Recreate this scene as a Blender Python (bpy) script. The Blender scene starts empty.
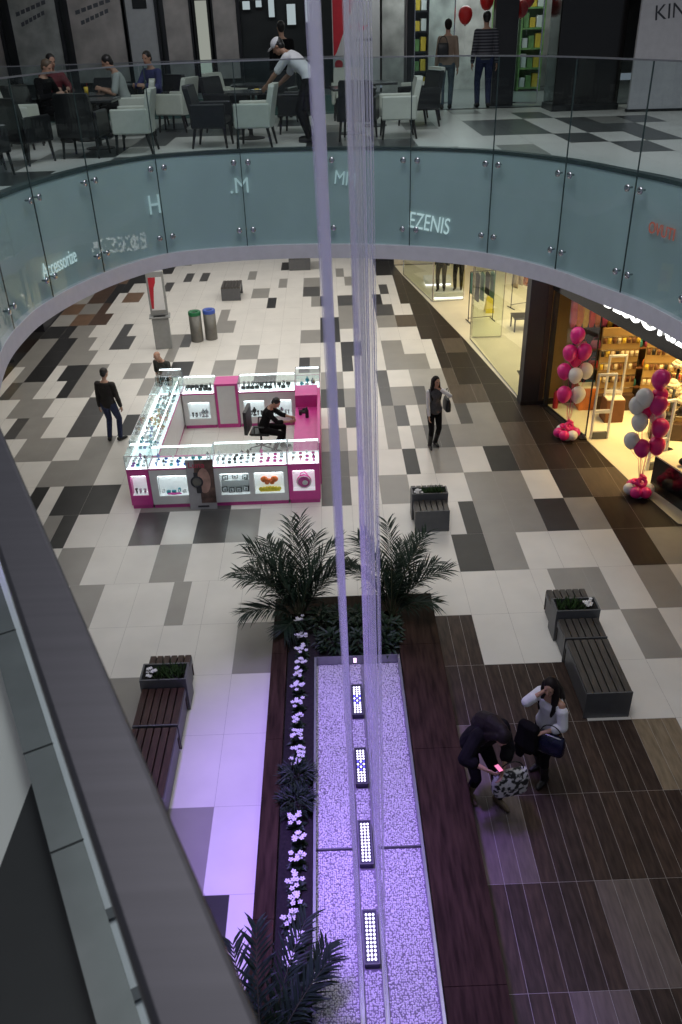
import bpy, math, random
from mathutils import Vector, Matrix
R = math.radians
random.seed(7)
S = bpy.context.scene
COL = S.collection

# ------------------------------------------------------------------ camera, world, lights, exposure
CAM_H = 8.3
def set_camera():
    p, r, yw = R(30.92), R(-1.786), R(-0.45)
    rt = Vector((1, 0, 0)); fw = Vector((0, math.cos(p), -math.sin(p))); up = Vector((0, math.sin(p), math.cos(p)))
    r2 = rt * math.cos(r) + up * math.sin(r); u2 = -rt * math.sin(r) + up * math.cos(r)
    Z = Matrix.Rotation(yw, 3, 'Z'); r2, u2, b = Z @ r2, Z @ u2, Z @ (-fw)
    m = Matrix(((r2.x, u2.x, b.x, 0), (r2.y, u2.y, b.y, 0), (r2.z, u2.z, b.z, CAM_H), (0, 0, 0, 1)))
    cd = bpy.data.cameras.new('camera'); co = bpy.data.objects.new('camera', cd); COL.objects.link(co)
    co.matrix_world = m
    cd.sensor_fit = 'VERTICAL'; cd.sensor_height = 22.3; cd.sensor_width = 14.87; cd.lens = 826 / 1024 * 22.3
    cd.clip_start = 0.05; cd.clip_end = 200
    cd.dof.use_dof = True; cd.dof.focus_distance = 14.0; cd.dof.aperture_fstop = 4.0
    S.camera = co
set_camera()
S.view_settings.view_transform = 'Standard'
try: S.view_settings.look = 'None'
except Exception: pass
S.view_settings.gamma = 1.0
S.view_settings.use_curve_mapping = False
S.view_settings.exposure = 0.0
W = bpy.data.worlds.new('mall_ambient'); S.world = W; W.use_nodes = True
W.node_tree.nodes['Background'].inputs[0].default_value = (0.75, 0.85, 1.0, 1)
W.node_tree.nodes['Background'].inputs[1].default_value = 0.18
S.cycles.max_bounces = 6; S.cycles.transparent_max_bounces = 40
S.cycles.sample_clamp_indirect = 4.0
try: S.cycles.use_denoising = True
except Exception: pass

def light(name, kind, loc, energy, color, size=1, size_y=None, rot=(0, 0, 0), **k):
    d = bpy.data.lights.new(name, kind); d.energy = energy; d.color = color
    if kind == 'AREA':
        d.size = size
        if size_y: d.shape = 'RECTANGLE'; d.size_y = size_y
    for a, v in k.items(): setattr(d, a, v)
    o = bpy.data.objects.new(name, d); o.location = loc; o.rotation_euler = rot; COL.objects.link(o)
    return o
light('atrium_skylight', 'AREA', (0.3, 8.5, 15.5), 640, (0.96, 0.97, 1.0), 6, 9)
light('lower_ceiling_light', 'AREA', (-1.0, 24.5, 4.62), 800, (1.0, 0.965, 0.90), 13, 17)
light('upper_ceiling_light', 'AREA', (0.0, 19.5, 10.3), 36, (0.92, 0.97, 0.95), 14, 7)
light('far_shop_light', 'AREA', (-3.0, 24.5, 10.3), 45, (0.85, 0.95, 1.0), 8, 2)
light('clothes_shop_light', 'AREA', (6.8, 24.5, 3.55), 250, (1.0, 0.84, 0.55), 3.0, 8, spread=R(120))
light('accessory_shop_light', 'AREA', (8.1, 16.3, 3.6), 250, (1.0, 0.72, 0.30), 2.6, 4.2, spread=R(95))
def aim(o, tgt):
    o.rotation_euler = (Vector(tgt) - o.location).to_track_quat('-Z', 'Y').to_euler(); return o
aim(light('violet_far_spot', 'SPOT', (-2.2, 7.4, 13.0), 7300, (0.33, 0.17, 1.0), spot_size=R(24), spot_blend=0.75, shadow_soft_size=0.9), (-0.15, 7.0, 0))
aim(light('violet_near_spot', 'SPOT', (-2.2, 4.6, 13.0), 7300, (0.34, 0.18, 1.0), spot_size=R(24), spot_blend=0.7, shadow_soft_size=0.9), (-0.15, 4.2, 0))

# ------------------------------------------------------------------ materials
def mat(name, col, rough=0.5, metal=0.0, var=0.12, scale=8.0, bump=0.0, spec=0.5, emit=None, es=0.0, stretch=None):
    m = bpy.data.materials.new(name); m.use_nodes = True
    t = m.node_tree; b = t.nodes['Principled BSDF']
    b.inputs['Roughness'].default_value = rough; b.inputs['Metallic'].default_value = metal
    b.inputs['Specular IOR Level'].default_value = spec
    c = tuple(col) + (1,) if len(col) == 3 else col
    if var > 0:
        tc = t.nodes.new('ShaderNodeTexCoord'); n = t.nodes.new('ShaderNodeTexNoise'); n.inputs['Scale'].default_value = scale
        n.inputs['Detail'].default_value = 3
        src = tc.outputs['Object']
        if stretch:
            mp = t.nodes.new('ShaderNodeMapping'); mp.inputs['Scale'].default_value = stretch
            t.links.new(src, mp.inputs['Vector']); src = mp.outputs['Vector']
        t.links.new(src, n.inputs['Vector'])
        rp = t.nodes.new('ShaderNodeValToRGB')
        rp.color_ramp.elements[0].position = 0.3; rp.color_ramp.elements[1].position = 0.7
        rp.color_ramp.elements[0].color = tuple(max(0, v * (1 - var)) for v in c[:3]) + (1,)
        rp.color_ramp.elements[1].color = tuple(min(1, v * (1 + var)) for v in c[:3]) + (1,)
        t.links.new(n.outputs['Fac'], rp.inputs['Fac']); t.links.new(rp.outputs['Color'], b.inputs['Base Color'])
        if bump > 0:
            bp = t.nodes.new('ShaderNodeBump'); bp.inputs['Strength'].default_value = bump; bp.inputs['Distance'].default_value = 0.01
            t.links.new(n.outputs['Fac'], bp.inputs['Height']); t.links.new(bp.outputs['Normal'], b.inputs['Normal'])
    else:
        b.inputs['Base Color'].default_value = c
    if emit:
        b.inputs['Emission Color'].default_value = tuple(emit) + (1,); b.inputs['Emission Strength'].default_value = es
    return m
def thin_glass(name, tint, refl=0.08, rough=0.02, frost=0.0, frost_col=(0.5, 0.6, 0.6)):
    m = bpy.data.materials.new(name); m.use_nodes = True; t = m.node_tree; t.nodes.clear()
    out = t.nodes.new('ShaderNodeOutputMaterial'); tr = t.nodes.new('ShaderNodeBsdfTransparent'); tr.inputs[0].default_value = tint + (1,)
    gl = t.nodes.new('ShaderNodeBsdfGlossy'); gl.inputs['Roughness'].default_value = rough
    lw = t.nodes.new('ShaderNodeFresnel'); lw.inputs['IOR'].default_value = 1.45
    ge = t.nodes.new('ShaderNodeNewGeometry'); mm = t.nodes.new('ShaderNodeMath'); mm.operation = 'MULTIPLY_ADD'; mm.inputs[1].default_value = -1.0; mm.inputs[2].default_value = 1.0
    t.links.new(ge.outputs['Backfacing'], mm.inputs[0]); m3 = t.nodes.new('ShaderNodeMath'); m3.operation = 'MULTIPLY'; t.links.new(lw.outputs[0], m3.inputs[0]); t.links.new(mm.outputs[0], m3.inputs[1])
    mx = t.nodes.new('ShaderNodeMixShader'); t.links.new(m3.outputs[0], mx.inputs[0])
    t.links.new(tr.outputs[0], mx.inputs[1]); t.links.new(gl.outputs[0], mx.inputs[2])
    last = mx
    if frost > 0:
        df = t.nodes.new('ShaderNodeBsdfDiffuse'); df.inputs[0].default_value = frost_col + (1,)
        m2 = t.nodes.new('ShaderNodeMixShader'); m2.inputs[0].default_value = frost
        t.links.new(mx.outputs[0], m2.inputs[1]); t.links.new(df.outputs[0], m2.inputs[2]); last = m2
    t.links.new(last.outputs[0], out.inputs[0])
    return m
def emis(name, col, s):
    m = bpy.data.materials.new(name); m.use_nodes = True; t = m.node_tree; t.nodes.clear()
    o = t.nodes.new('ShaderNodeOutputMaterial'); e = t.nodes.new('ShaderNodeEmission')
    e.inputs[0].default_value = tuple(col) + (1,); e.inputs[1].default_value = s; t.links.new(e.outputs[0], o.inputs[0]); return m
def strand_mat():
    m = bpy.data.materials.new('nylon_strand'); m.use_nodes = True; t = m.node_tree; t.nodes.clear()
    o = t.nodes.new('ShaderNodeOutputMaterial'); tr = t.nodes.new('ShaderNodeBsdfTransparent')
    d = t.nodes.new('ShaderNodeBsdfDiffuse'); d.inputs[0].default_value = (0.86, 0.84, 0.95, 1)
    tl = t.nodes.new('ShaderNodeBsdfTranslucent'); tl.inputs[0].default_value = (0.86, 0.84, 0.95, 1)
    a = t.nodes.new('ShaderNodeMixShader'); t.links.new(d.outputs[0], a.inputs[1]); t.links.new(tl.outputs[0], a.inputs[2])
    g = t.nodes.new('ShaderNodeBsdfGlossy'); g.inputs['Roughness'].default_value = 0.25
    a2 = t.nodes.new('ShaderNodeMixShader'); a2.inputs[0].default_value = 0.2
    t.links.new(a.outputs[0], a2.inputs[1]); t.links.new(g.outputs[0], a2.inputs[2])
    b = t.nodes.new('ShaderNodeMixShader'); b.inputs[0].default_value = 0.26
    t.links.new(tr.outputs[0], b.inputs[1]); t.links.new(a2.outputs[0], b.inputs[2]); t.links.new(b.outputs[0], o.inputs[0]); return m
def leaf_mat(name, col):
    m = mat(name, col, 0.5, var=0.35, scale=5, spec=0.3)
    return m
M = {}
M['W'] = mat('tile_white', (0.765, 0.73, 0.68), 0.28, var=0.05, scale=1.5)
M['L'] = mat('tile_pale_grey', (0.42, 0.40, 0.37), 0.28, var=0.06, scale=2)
M['G'] = mat('tile_grey', (0.30, 0.283, 0.26), 0.28, var=0.06, scale=2)
M['D'] = mat('tile_dark_grey', (0.085, 0.082, 0.08), 0.3, var=0.1, scale=3)
M['K'] = mat('tile_charcoal', (0.030, 0.029, 0.029), 0.34, spec=0.35, var=0.15, scale=3)
M['B'] = mat('tile_dark_brown', (0.028, 0.020, 0.016), 0.34, spec=0.3, var=0.18, scale=3, stretch=(4, 0.6, 1))
M['T'] = mat('tile_taupe', (0.095, 0.074, 0.058), 0.3, spec=0.35, var=0.15, scale=3, stretch=(4, 0.6, 1))
M['R'] = mat('tile_rust_brown', (0.20, 0.12, 0.075), 0.3, var=0.15, scale=3)
M['Q'] = mat('tile_umber', (0.10, 0.062, 0.045), 0.3, var=0.15, scale=3)
M['V'] = mat('plank_dark_oak', (0.048, 0.031, 0.025), 0.36, var=0.42, scale=7, stretch=(3.0, 0.5, 1), spec=0.22, bump=0.08)
M['X'] = mat('plank_brown_oak', (0.060, 0.038, 0.029), 0.36, var=0.42, scale=7, stretch=(3.0, 0.5, 1), spec=0.22, bump=0.08)
M['O'] = mat('plank_light_oak', (0.24, 0.185, 0.125), 0.36, var=0.25, scale=7, stretch=(3.0, 0.5, 1), spec=0.22, bump=0.05)
M['P'] = mat('plank_pale_oak', (0.155, 0.12, 0.11), 0.36, var=0.2, scale=7, stretch=(3.0, 0.5, 1), spec=0.22, bump=0.05)
M['grout'] = mat('grout', (0.42, 0.39, 0.37), 0.8, var=0.1)
M['planter_wood'] = mat('planter_wood', (0.036, 0.021, 0.013), 0.55, var=0.5, scale=6, stretch=(3, 0.35, 3), spec=0.05, bump=0.08)
M['bench_wood'] = mat('bench_wood', (0.046, 0.021, 0.015), 0.4, var=0.4, scale=9, stretch=(4, 0.5, 4))
M['bench_grey_wood'] = mat('bench_grey_wood', (0.062, 0.054, 0.048), 0.4, var=0.4, scale=9, stretch=(4, 0.5, 4))
M['bench_steel'] = mat('bench_steel', (0.12, 0.122, 0.13), 0.45, 0.3, var=0.08)
M['rim_steel'] = mat('rim_steel', (0.33, 0.33, 0.36), 0.35, 0.7, var=0.08)
M['soil'] = mat('soil', (0.012, 0.009, 0.008), 0.95, var=0.5, scale=30, bump=0.5)
M['pebble'] = mat('pebble', (0.78, 0.76, 0.76), 0.6, var=0.12, scale=20)
M['dark_bed'] = mat('dark_bed', (0.24, 0.23, 0.24), 0.9, var=0.2)
M['leaf'] = leaf_mat('palm_leaf', (0.011, 0.026, 0.013))
M['leaf2'] = leaf_mat('bush_leaf', (0.016, 0.036, 0.015))
M['leaf3'] = leaf_mat('blade_leaf', (0.035, 0.070, 0.020))
M['stem'] = mat('plant_stem', (0.05, 0.055, 0.025), 0.6, var=0.3)
M['petal'] = mat('petal_white', (0.86, 0.84, 0.84), 0.6, var=0.04)
M['steel'] = mat('brushed_steel', (0.085, 0.08, 0.092), 0.45, 0.75, var=0.08, scale=6, stretch=(0.3, 8, 8))
M['channel_steel'] = mat('channel_steel', (0.24, 0.245, 0.24), 0.35, 0.7, var=0.12, scale=5)
M['white_strip'] = mat('white_strip', (0.80, 0.80, 0.82), 0.4, var=0.05)
M['band'] = mat('soffit_band', (0.62, 0.59, 0.64), 0.6, var=0.04)
M['fascia'] = mat('fascia_paint', (0.56, 0.635, 0.635), 0.5, var=0.06, scale=1.2)
M['slab'] = mat('slab_plaster', (0.55, 0.54, 0.52), 0.8, var=0.05)
M['kerb'] = mat('kerb_stone', (0.055, 0.07, 0.07), 0.4, var=0.15)
M['glass'] = thin_glass('railing_glass', (0.87, 0.925, 0.925))
M['glass_edge'] = mat('glass_edge', (0.03, 0.05, 0.05), 0.3, var=0)
M['case_glass'] = thin_glass('case_glass', (0.92, 0.96, 0.96))
M['shop_glass'] = thin_glass('shop_glass', (0.93, 0.96, 0.91))
M['chrome'] = mat('chrome', (0.55, 0.55, 0.58), 0.2, 1.0, var=0.05)
M['black'] = mat('black_plastic', (0.010, 0.010, 0.011), 0.4, var=0.2)
M['blackgloss'] = mat('black_gloss', (0.008, 0.007, 0.007), 0.12, var=0.2)
M['grey'] = mat('grey_paint', (0.27, 0.275, 0.27), 0.5, var=0.06)
M['bin_steel'] = mat('bin_steel', (0.17, 0.165, 0.15), 0.4, 0.4, var=0.1)
M['green'] = mat('green_plastic', (0.010, 0.14, 0.05), 0.4, var=0.1)
M['blue'] = mat('blue_plastic', (0.05, 0.10, 0.42), 0.4, var=0.1)
M['white'] = mat('white_laminate', (0.72, 0.72, 0.72), 0.4, var=0.03)
M['pink'] = mat('pink_laminate', (0.66, 0.06, 0.33), 0.35, var=0.05)
M['plinth_pink'] = mat('pink_plinth', (0.58, 0.06, 0.30), 0.35, var=0.05)
M['balloon_pink'] = mat('balloon_pink', (0.85, 0.025, 0.22), 0.28, var=0.04)
M['balloon_magenta'] = mat('balloon_magenta', (0.72, 0.02, 0.24), 0.28, var=0.04)
M['balloon_white'] = mat('balloon_white', (0.80, 0.78, 0.76), 0.3, var=0.03)
M['balloon_red'] = mat('balloon_red', (0.75, 0.03, 0.03), 0.28, var=0.04, emit=(0.75, 0.03, 0.03), es=0.0)
M['red'] = mat('red_paint', (0.45, 0.015, 0.03), 0.5, var=0.1)
M['cream'] = mat('cream_wall', (0.74, 0.66, 0.50), 0.7, var=0.04)
M['cream_floor'] = mat('cream_floor', (0.72, 0.66, 0.50), 0.3, var=0.04, scale=2)
M['gold_wall'] = mat('gold_wall', (0.46, 0.30, 0.11), 0.6, var=0.1, scale=3)
M['shop_brown'] = mat('shop_brown', (0.06, 0.03, 0.015), 0.5, var=0.3, scale=5)
M['column'] = mat('column_cladding', (0.022, 0.021, 0.026), 0.35, var=0.2, scale=2)
M['column_brown'] = mat('column_brown', (0.06, 0.036, 0.025), 0.35, var=0.2, scale=2)
M['upper_dark'] = mat('upper_dark', (0.022, 0.024, 0.026), 0.5, var=0.3, scale=1.5)
M['white_leather'] = mat('white_leather', (0.62, 0.62, 0.54), 0.45, var=0.05)
M['black_leather'] = mat('black_leather', (0.013, 0.013, 0.014), 0.42, var=0.2)
M['dark_wood_leg'] = mat('dark_wood_leg', (0.014, 0.011, 0.010), 0.45, var=0.2)
M['table_top'] = mat('table_top', (0.035, 0.035, 0.037), 0.18, var=0.2)
M['strand'] = strand_mat()
M['text_white'] = emis('text_white_lit', (0.78, 0.97, 1.0), 0.62)  # emission standing in for sign reflections in the fascia glass
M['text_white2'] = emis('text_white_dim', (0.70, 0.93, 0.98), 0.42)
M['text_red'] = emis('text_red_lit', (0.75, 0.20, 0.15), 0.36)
M['sign_white'] = emis('sign_white', (1, 1, 0.96), 4.0)
M['text_black'] = mat('print_black', (0.03, 0.03, 0.04), 0.6, var=0)
M['text_grey'] = mat('print_grey', (0.10, 0.10, 0.12), 0.6, var=0)
M['text_red_print'] = mat('print_red', (0.55, 0.03, 0.10), 0.6, var=0)
M['case_light'] = emis('case_led', (0.90, 0.98, 1.0), 9.0)
M['lit_base'] = mat('lit_display_base', (.8, .8, .8), .4, var=.03, emit=(.88, .97, 1.0), es=1.1)  # emission added to the base panel to brighten the glass cases
M['lit_niche'] = mat('lit_display_niche', (.75, .75, .75), .4, var=.03, emit=(.95, .98, 1.0), es=.35)  # emission added to the niche lining to brighten the kiosk windows
M['plinth_light'] = emis('plinth_led', (1.0, 0.96, 1.0), 3.0)
M['diode'] = emis('diode', (0.75, 0.70, 1.0), 3.2)
M['diode_blue'] = emis('diode_blue', (0.10, 0.08, 1.0), 2.2)
M['led_body'] = mat('led_body', (0.05, 0.045, 0.08), 0.4, 0.5, var=0.1)
M['skin'] = mat('skin', (0.46, 0.26, 0.18), 0.5, var=0.08)
M['skin2'] = mat('skin_dark', (0.33, 0.18, 0.12), 0.5, var=0.08)
M['hair'] = mat('hair_black', (0.010, 0.008, 0.008), 0.4, var=0.3, scale=30, stretch=(1, 1, 0.1))
M['hair_brown'] = mat('hair_brown', (0.010, 0.006, 0.006), 0.65, spec=0.25, var=0.3, scale=30, stretch=(1, 1, 0.1))
M['hair_tan'] = mat('hair_tan', (0.10, 0.07, 0.045), 0.5, var=0.3, scale=30)
M['eye'] = mat('eye_dark', (0.02, 0.015, 0.012), 0.3, var=0)
M['lip'] = mat('lip', (0.32, 0.10, 0.09), 0.5, var=0)

# ------------------------------------------------------------------ mesh builder
class MB:
    def __init__(s): s.v = []; s.f = []; s.m = []
    def add(s, vs, fs, mi=0):
        n = len(s.v); s.v += [tuple(v) for v in vs]; s.f += [tuple(i + n for i in f) for f in fs]; s.m += [mi] * len(fs); return s
    def box(s, x0, x1, y0, y1, z0, z1, mi=0, ch=0.0):
        if ch <= 0:
            vs = [(x, y, z) for z in (z0, z1) for y in (y0, y1) for x in (x0, x1)]
            return s.add(vs, [(0, 2, 3, 1), (4, 5, 7, 6), (0, 1, 5, 4), (2, 6, 7, 3), (0, 4, 6, 2), (1, 3, 7, 5)], mi)
        ch = min(ch, (x1 - x0) * .45, (y1 - y0) * .45, (z1 - z0) * .45)
        rings = []
        def ring(d, z): return [(x0 + d + ch, y0 + d, z), (x1 - d - ch, y0 + d, z), (x1 - d, y0 + d + ch, z), (x1 - d, y1 - d - ch, z), (x1 - d - ch, y1 - d, z), (x0 + d + ch, y1 - d, z), (x0 + d, y1 - d - ch, z), (x0 + d, y0 + d + ch, z)]
        return s.loft([ring(ch * .6, z0), ring(0, z0 + ch), ring(0, z1 - ch), ring(ch * .6, z1)], mi)
    def loft(s, rings, mi=0, caps=True, closed=True):
        n = len(rings[0]); vs = [p for r in rings for p in r]; fs = []
        for k in range(len(rings) - 1):
            for i in range(n if closed else n - 1):
                j = (i + 1) % n; fs.append((k * n + i, k * n + j, (k + 1) * n + j, (k + 1) * n + i))
        if caps: fs.append(tuple(range(n - 1, -1, -1))); fs.append(tuple(range((len(rings) - 1) * n, len(rings) * n)))
        return s.add(vs, fs, mi)
    def tube(s, a, b, r0, r1=None, n=8, mi=0):
        r1 = r0 if r1 is None else r1; a = Vector(a); b = Vector(b); d = (b - a)
        if d.length < 1e-6: return s
        d.normalize(); u = d.orthogonal().normalized(); w = d.cross(u)
        rg = lambda c, r: [c + (u * math.cos(2 * math.pi * i / n) + w * math.sin(2 * math.pi * i / n)) * r for i in range(n)]
        return s.loft([rg(a, r0), rg(b, r1)], mi)
    def path(s, pts, r, n=6, mi=0):
        for a, b in zip(pts[:-1], pts[1:]): s.tube(a, b, r, r, n, mi)
        return s
    def ball(s, c, r, n=10, k=6, mi=0, mtx=None):
        if not hasattr(r, '__len__'): r = (r, r, r)
        rings = []
        for j in range(1, k):
            t = math.pi * j / k
            rings.append([Vector((r[0] * math.sin(t) * math.cos(2 * math.pi * i / n), r[1] * math.sin(t) * math.sin(2 * math.pi * i / n), -r[2] * math.cos(t))) for i in range(n)])
        vs = [p for q in rings for p in q] + [Vector((0, 0, -r[2])), Vector((0, 0, r[2]))]
        fs = []
        for q in range(k - 2):
            for i in range(n):
                j = (i + 1) % n; fs.append((q * n + i, q * n + j, (q + 1) * n + j, (q + 1) * n + i))
        lo, hi = len(vs) - 2, len(vs) - 1
        for i in range(n):
            j = (i + 1) % n; fs.append((lo, j, i)); fs.append((hi, (k - 2) * n + i, (k - 2) * n + j))
        c = Vector(c)
        if mtx is not None: vs = [mtx @ v for v in vs]
        return s.add([v + c for v in vs], fs, mi)
    def lathe(s, c, prof, n=20, mi=0, caps=True):
        return s.loft([[(c[0] + r * math.cos(2 * math.pi * i / n), c[1] + r * math.sin(2 * math.pi * i / n), c[2] + z) for i in range(n)] for r, z in prof], mi, caps)
    def prism(s, poly, z0, z1, mi=0):
        n = len(poly); vs = [(x, y, z0) for x, y in poly] + [(x, y, z1) for x, y in poly]
        return s.add(vs, [tuple(range(n - 1, -1, -1)), tuple(range(n, 2 * n))] + [(i, (i + 1) % n, n + (i + 1) % n, n + i) for i in range(n)], mi)
    def quad(s, a, b, c, d, mi=0): return s.add([a, b, c, d], [(0, 1, 2, 3)], mi)
    def xf(s, mtx): s.v = [tuple(mtx @ Vector(p)) for p in s.v]; return s
    def build(s, name, mats, parent=None, smooth=False, loc=None, rz=0.0):
        me = bpy.data.meshes.new(name); me.from_pydata(s.v, [], s.f)
        if not isinstance(mats, (list, tuple)): mats = [mats]
        for m in mats: me.materials.append(M[m] if isinstance(m, str) else m)
        if len(mats) > 1: me.polygons.foreach_set('material_index', s.m)
        if smooth: me.polygons.foreach_set('use_smooth', [True] * len(me.polygons))
        me.update(); o = bpy.data.objects.new(name, me); COL.objects.link(o)
        if parent is not None: o.parent = parent
        if loc is not None: o.location = loc
        if rz: o.rotation_euler = (0, 0, rz)
        return o
def tag(o, label, cat, group=None, kind=None):
    o['label'] = label; o['category'] = cat
    if group: o['group'] = group
    if kind: o['kind'] = kind
    return o
def thing(name, label, cat, loc=(0, 0, 0), rz=0.0, group=None):
    o = bpy.data.objects.new(name, None); COL.objects.link(o); o.empty_display_size = 0.1
    o.location = loc; o.rotation_euler = (0, 0, rz); return tag(o, label, cat, group)
def struct(o): o['kind'] = 'structure'; return o
KIDS = {}
def dup(root, loc, rz=0.0, label=None, group=None, scale=None):
    def cp(o, par):
        c = o.copy(); COL.objects.link(c)
        if par is not None: c.parent = par
        for k in list(o.children): cp(k, c)
        return c
    r = cp(root, None); r.location = loc; r.rotation_euler = (0, 0, rz)
    if scale: r.scale = (scale,) * 3
    if label: r['label'] = label
    if group: r['group'] = group
    return r
def text(name, body, size, mtx, m, parent=None, ext=0.004, sx=1.0, shear=0.0, align='CENTER'):
    c = bpy.data.curves.new(name, 'FONT'); c.body = body; c.size = size; c.extrude = ext; c.align_x = align; c.shear = shear
    t = bpy.data.objects.new(name + '_src', c); COL.objects.link(t)
    dg = bpy.context.evaluated_depsgraph_get(); me = bpy.data.meshes.new_from_object(t.evaluated_get(dg)); bpy.data.objects.remove(t)
    me.transform(mtx @ Matrix.Diagonal((sx, 1, 1, 1))); me.materials.clear(); me.materials.append(M[m])
    o = bpy.data.objects.new(name, me); COL.objects.link(o)
    if parent is not None: o.parent = parent
    return o
def facing(p, nrm, up=(0, 0, 1), tilt=0.0):
    n = Vector(nrm).normalized(); u = Vector(up); x = u.cross(n).normalized(); y = n.cross(x)
    if tilt: q = Matrix.Rotation(tilt, 3, n); x = q @ x; y = q @ y
    m = Matrix((x, y, n)).transposed().to_4x4(); m.translation = Vector(p); return m
ORD = ['first', 'second', 'third', 'fourth', 'fifth', 'sixth', 'seventh', 'eighth', 'ninth', 'tenth', 'eleventh', 'twelfth', 'thirteenth', 'fourteenth', 'fifteenth', 'sixteenth', 'seventeenth', 'eighteenth', 'nineteenth', 'twentieth']

# ------------------------------------------------------------------ floor tiles (0.6 x 1.2 m, rows numbered from the camera)
GX, GY = 0.33, 5.7
cells = {}
def default(row, x):
    y = GY + 1.2 * (row + .5)
    edge = 1.9 + (33.2 - y) * 0.105 if y > 15.8 else 4.23 + (15.8 - y) * 0.275
    if row >= 6 and x > edge: return 'B'
    if x < -9.0 + max(0, (y - 26)) * 0.45 and y > 19: return 'K'
    if row in (2,) and 1.4 < x < 3.3: return 'V'
    if row == 3 and 1.4 < x < 2.1: return 'V'
    if row == 1 and 1.4 < x < 3.9: return 'V'
    if row == 1 and 3.9 < x < 4.5: return 'O'
    if row in (0, -1, -2) and 1.4 < x < 8: return 'V'
    return 'W'
TILES = {
 -2: [(2.0, 2.63, 'P')],
 -1: [(2.66, 3.3, 'P')],
 0: [(1.45, 2.1, 'P')],
 1: [(1.45, 1.75, 'P')],
 3: [(-1.6, -0.97, 'G'), (4.55, 5.15, 'G')],
 4: [(3.6, 4.5, 'G'), (5.1, 5.7, 'G')],
 5: [(2.1, 2.7, 'K'), (2.7, 3.3, 'G'), (5.1, 5.7, 'B'), (5.7, 6.9, 'G'), (6.9, 8, 'W')],
}
PX = {
 -1: [(200, 227, 'K')], 0: [(162, 210, 'G')], 2: [(108, 143, 'G')], 4: [(64, 100, 'G'), (173, 191, 'G')], 5: [(60, 87, 'G'), (152, 183, 'G')],
 6: [(35, 48, 'G'), (48, 76, 'K'), (133, 162, 'D'), (195, 224, 'D'), (224, 259, 'G'), (461, 478, 'K'), (478, 541, 'G'), (543, 573, 'K'), (573, 604, 'G'), (604, 640, 'B'), (636, 672, 'B')],
 7: [(22, 34, 'K'), (58, 85, 'K'), (85, 114, 'K'), (141, 198, 'G'), (201, 226, 'D'), (380, 409, 'G'), (468, 529, 'G'), (529, 558, 'W'), (556, 590, 'K'), (590, 622, 'T'), (322, 350, 'D')],
 8: [(46, 99, 'G'), (322, 349, 'D'), (349, 361, 'G'), (405, 420, 'K'), (434, 462, 'G'), (462, 490, 'W'), (490, 518, 'K'), (518, 548, 'T'), (548, 580, 'B')],
 9: [(14, 63, 'G'), (87, 107, 'G'), (322, 346, 'G'), (380, 401, 'G'), (415, 429, 'G'), (429, 441, 'D'), (441, 454, 'D'), (454, 506, 'G'), (506, 533, 'T')],
 10: [(10, 25, 'D'), (25, 51, 'G'), (76, 98, 'D'), (122, 147, 'K'), (347, 360, 'D'), (380, 397, 'G'), (397, 410, 'D'), (424, 440, 'G'), (440, 448, 'D'), (448, 460, 'L'), (460, 473, 'D'), (473, 500, 'G'), (500, 524, 'B')],
 11: [(9, 44, 'G'), (85, 105, 'D'), (323, 346, 'K'), (346, 360, 'G'), (378, 392, 'D'), (392, 417, 'G'), (417, 432, 'D'), (432, 453, 'L'), (453, 490, 'T')],
 12: [(6, 15, 'D'), (16, 38, 'G'), (59, 78, 'K'), (78, 96, 'G'), (141, 158, 'G'), (257, 279, 'K'), (322, 344, 'G'), (378, 391, 'D'), (391, 414, 'W'), (414, 446, 'L'), (446, 458, 'T')],
 13: [(17, 31, 'G'), (31, 50, 'K'), (66, 84, 'K'), (84, 100, 'G'), (130, 150, 'G'), (172, 195, 'K'), (215, 238, 'G'), (258, 279, 'G'), (301, 312, 'K'), (312, 323, 'G'), (344, 357, 'K'), (388, 431, 'G')],
 14: [(4, 20, 'K'), (20, 40, 'G'), (41, 62, 'K'), (63, 98, 'G'), (163, 180, 'G'), (241, 261, 'G'), (344, 357, 'K'), (386, 406, 'G'), (445, 461, 'T')],
 15: [(18, 33, 'B'), (33, 50, 'G'), (50, 71, 'K'), (74, 92, 'G'), (112, 130, 'D'), (163, 184, 'G'), (185, 195, 'D'), (303, 323, 'G'), (323, 342, 'K'), (383, 403, 'W')],
 16: [(10, 73, 'K'), (75, 96, 'G'), (117, 133, 'D'), (217, 232, 'G'), (323, 342, 'K'), (342, 356, 'G'), (379, 400, 'G'), (400, 419, 'T')],
 17: [(30, 55, 'K'), (55, 74, 'L'), (74, 90, 'R'), (90, 107, 'Q'), (217, 232, 'G'), (341, 355, 'G'), (378, 396, 'D'), (405, 415, 'W')],
 18: [(44, 69, 'K'), (69, 80, 'R'), (80, 99, 'G'), (99, 109, 'Q'), (271, 280, 'K'), (307, 323, 'G'), (323, 331, 'K'), (341, 355, 'D'), (377, 385, 'K'), (385, 394, 'W')],
 19: [(57, 74, 'K'), (76, 91, 'L'), (92, 110, 'Q'), (123, 140, 'R'), (256, 273, 'G'), (307, 323, 'D'), (378, 392, 'D')],
 20: [(66, 85, 'K'), (85, 100, 'R'), (100, 118, 'Q'), (165, 172, 'D'), (275, 291, 'G'), (307, 323, 'G'), (348, 356, 'G'), (381, 390, 'W')],
 21: [(118, 130, 'R'), (187, 195, 'D'), (202, 210, 'D'), (246, 254, 'G'), (334, 347, 'G'), (376, 400, 'K')],
 22: [(279, 287, 'K'), (302, 320, 'L'), (376, 400, 'K')],
}
CM = S.camera.matrix_world.to_3x3()
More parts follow.
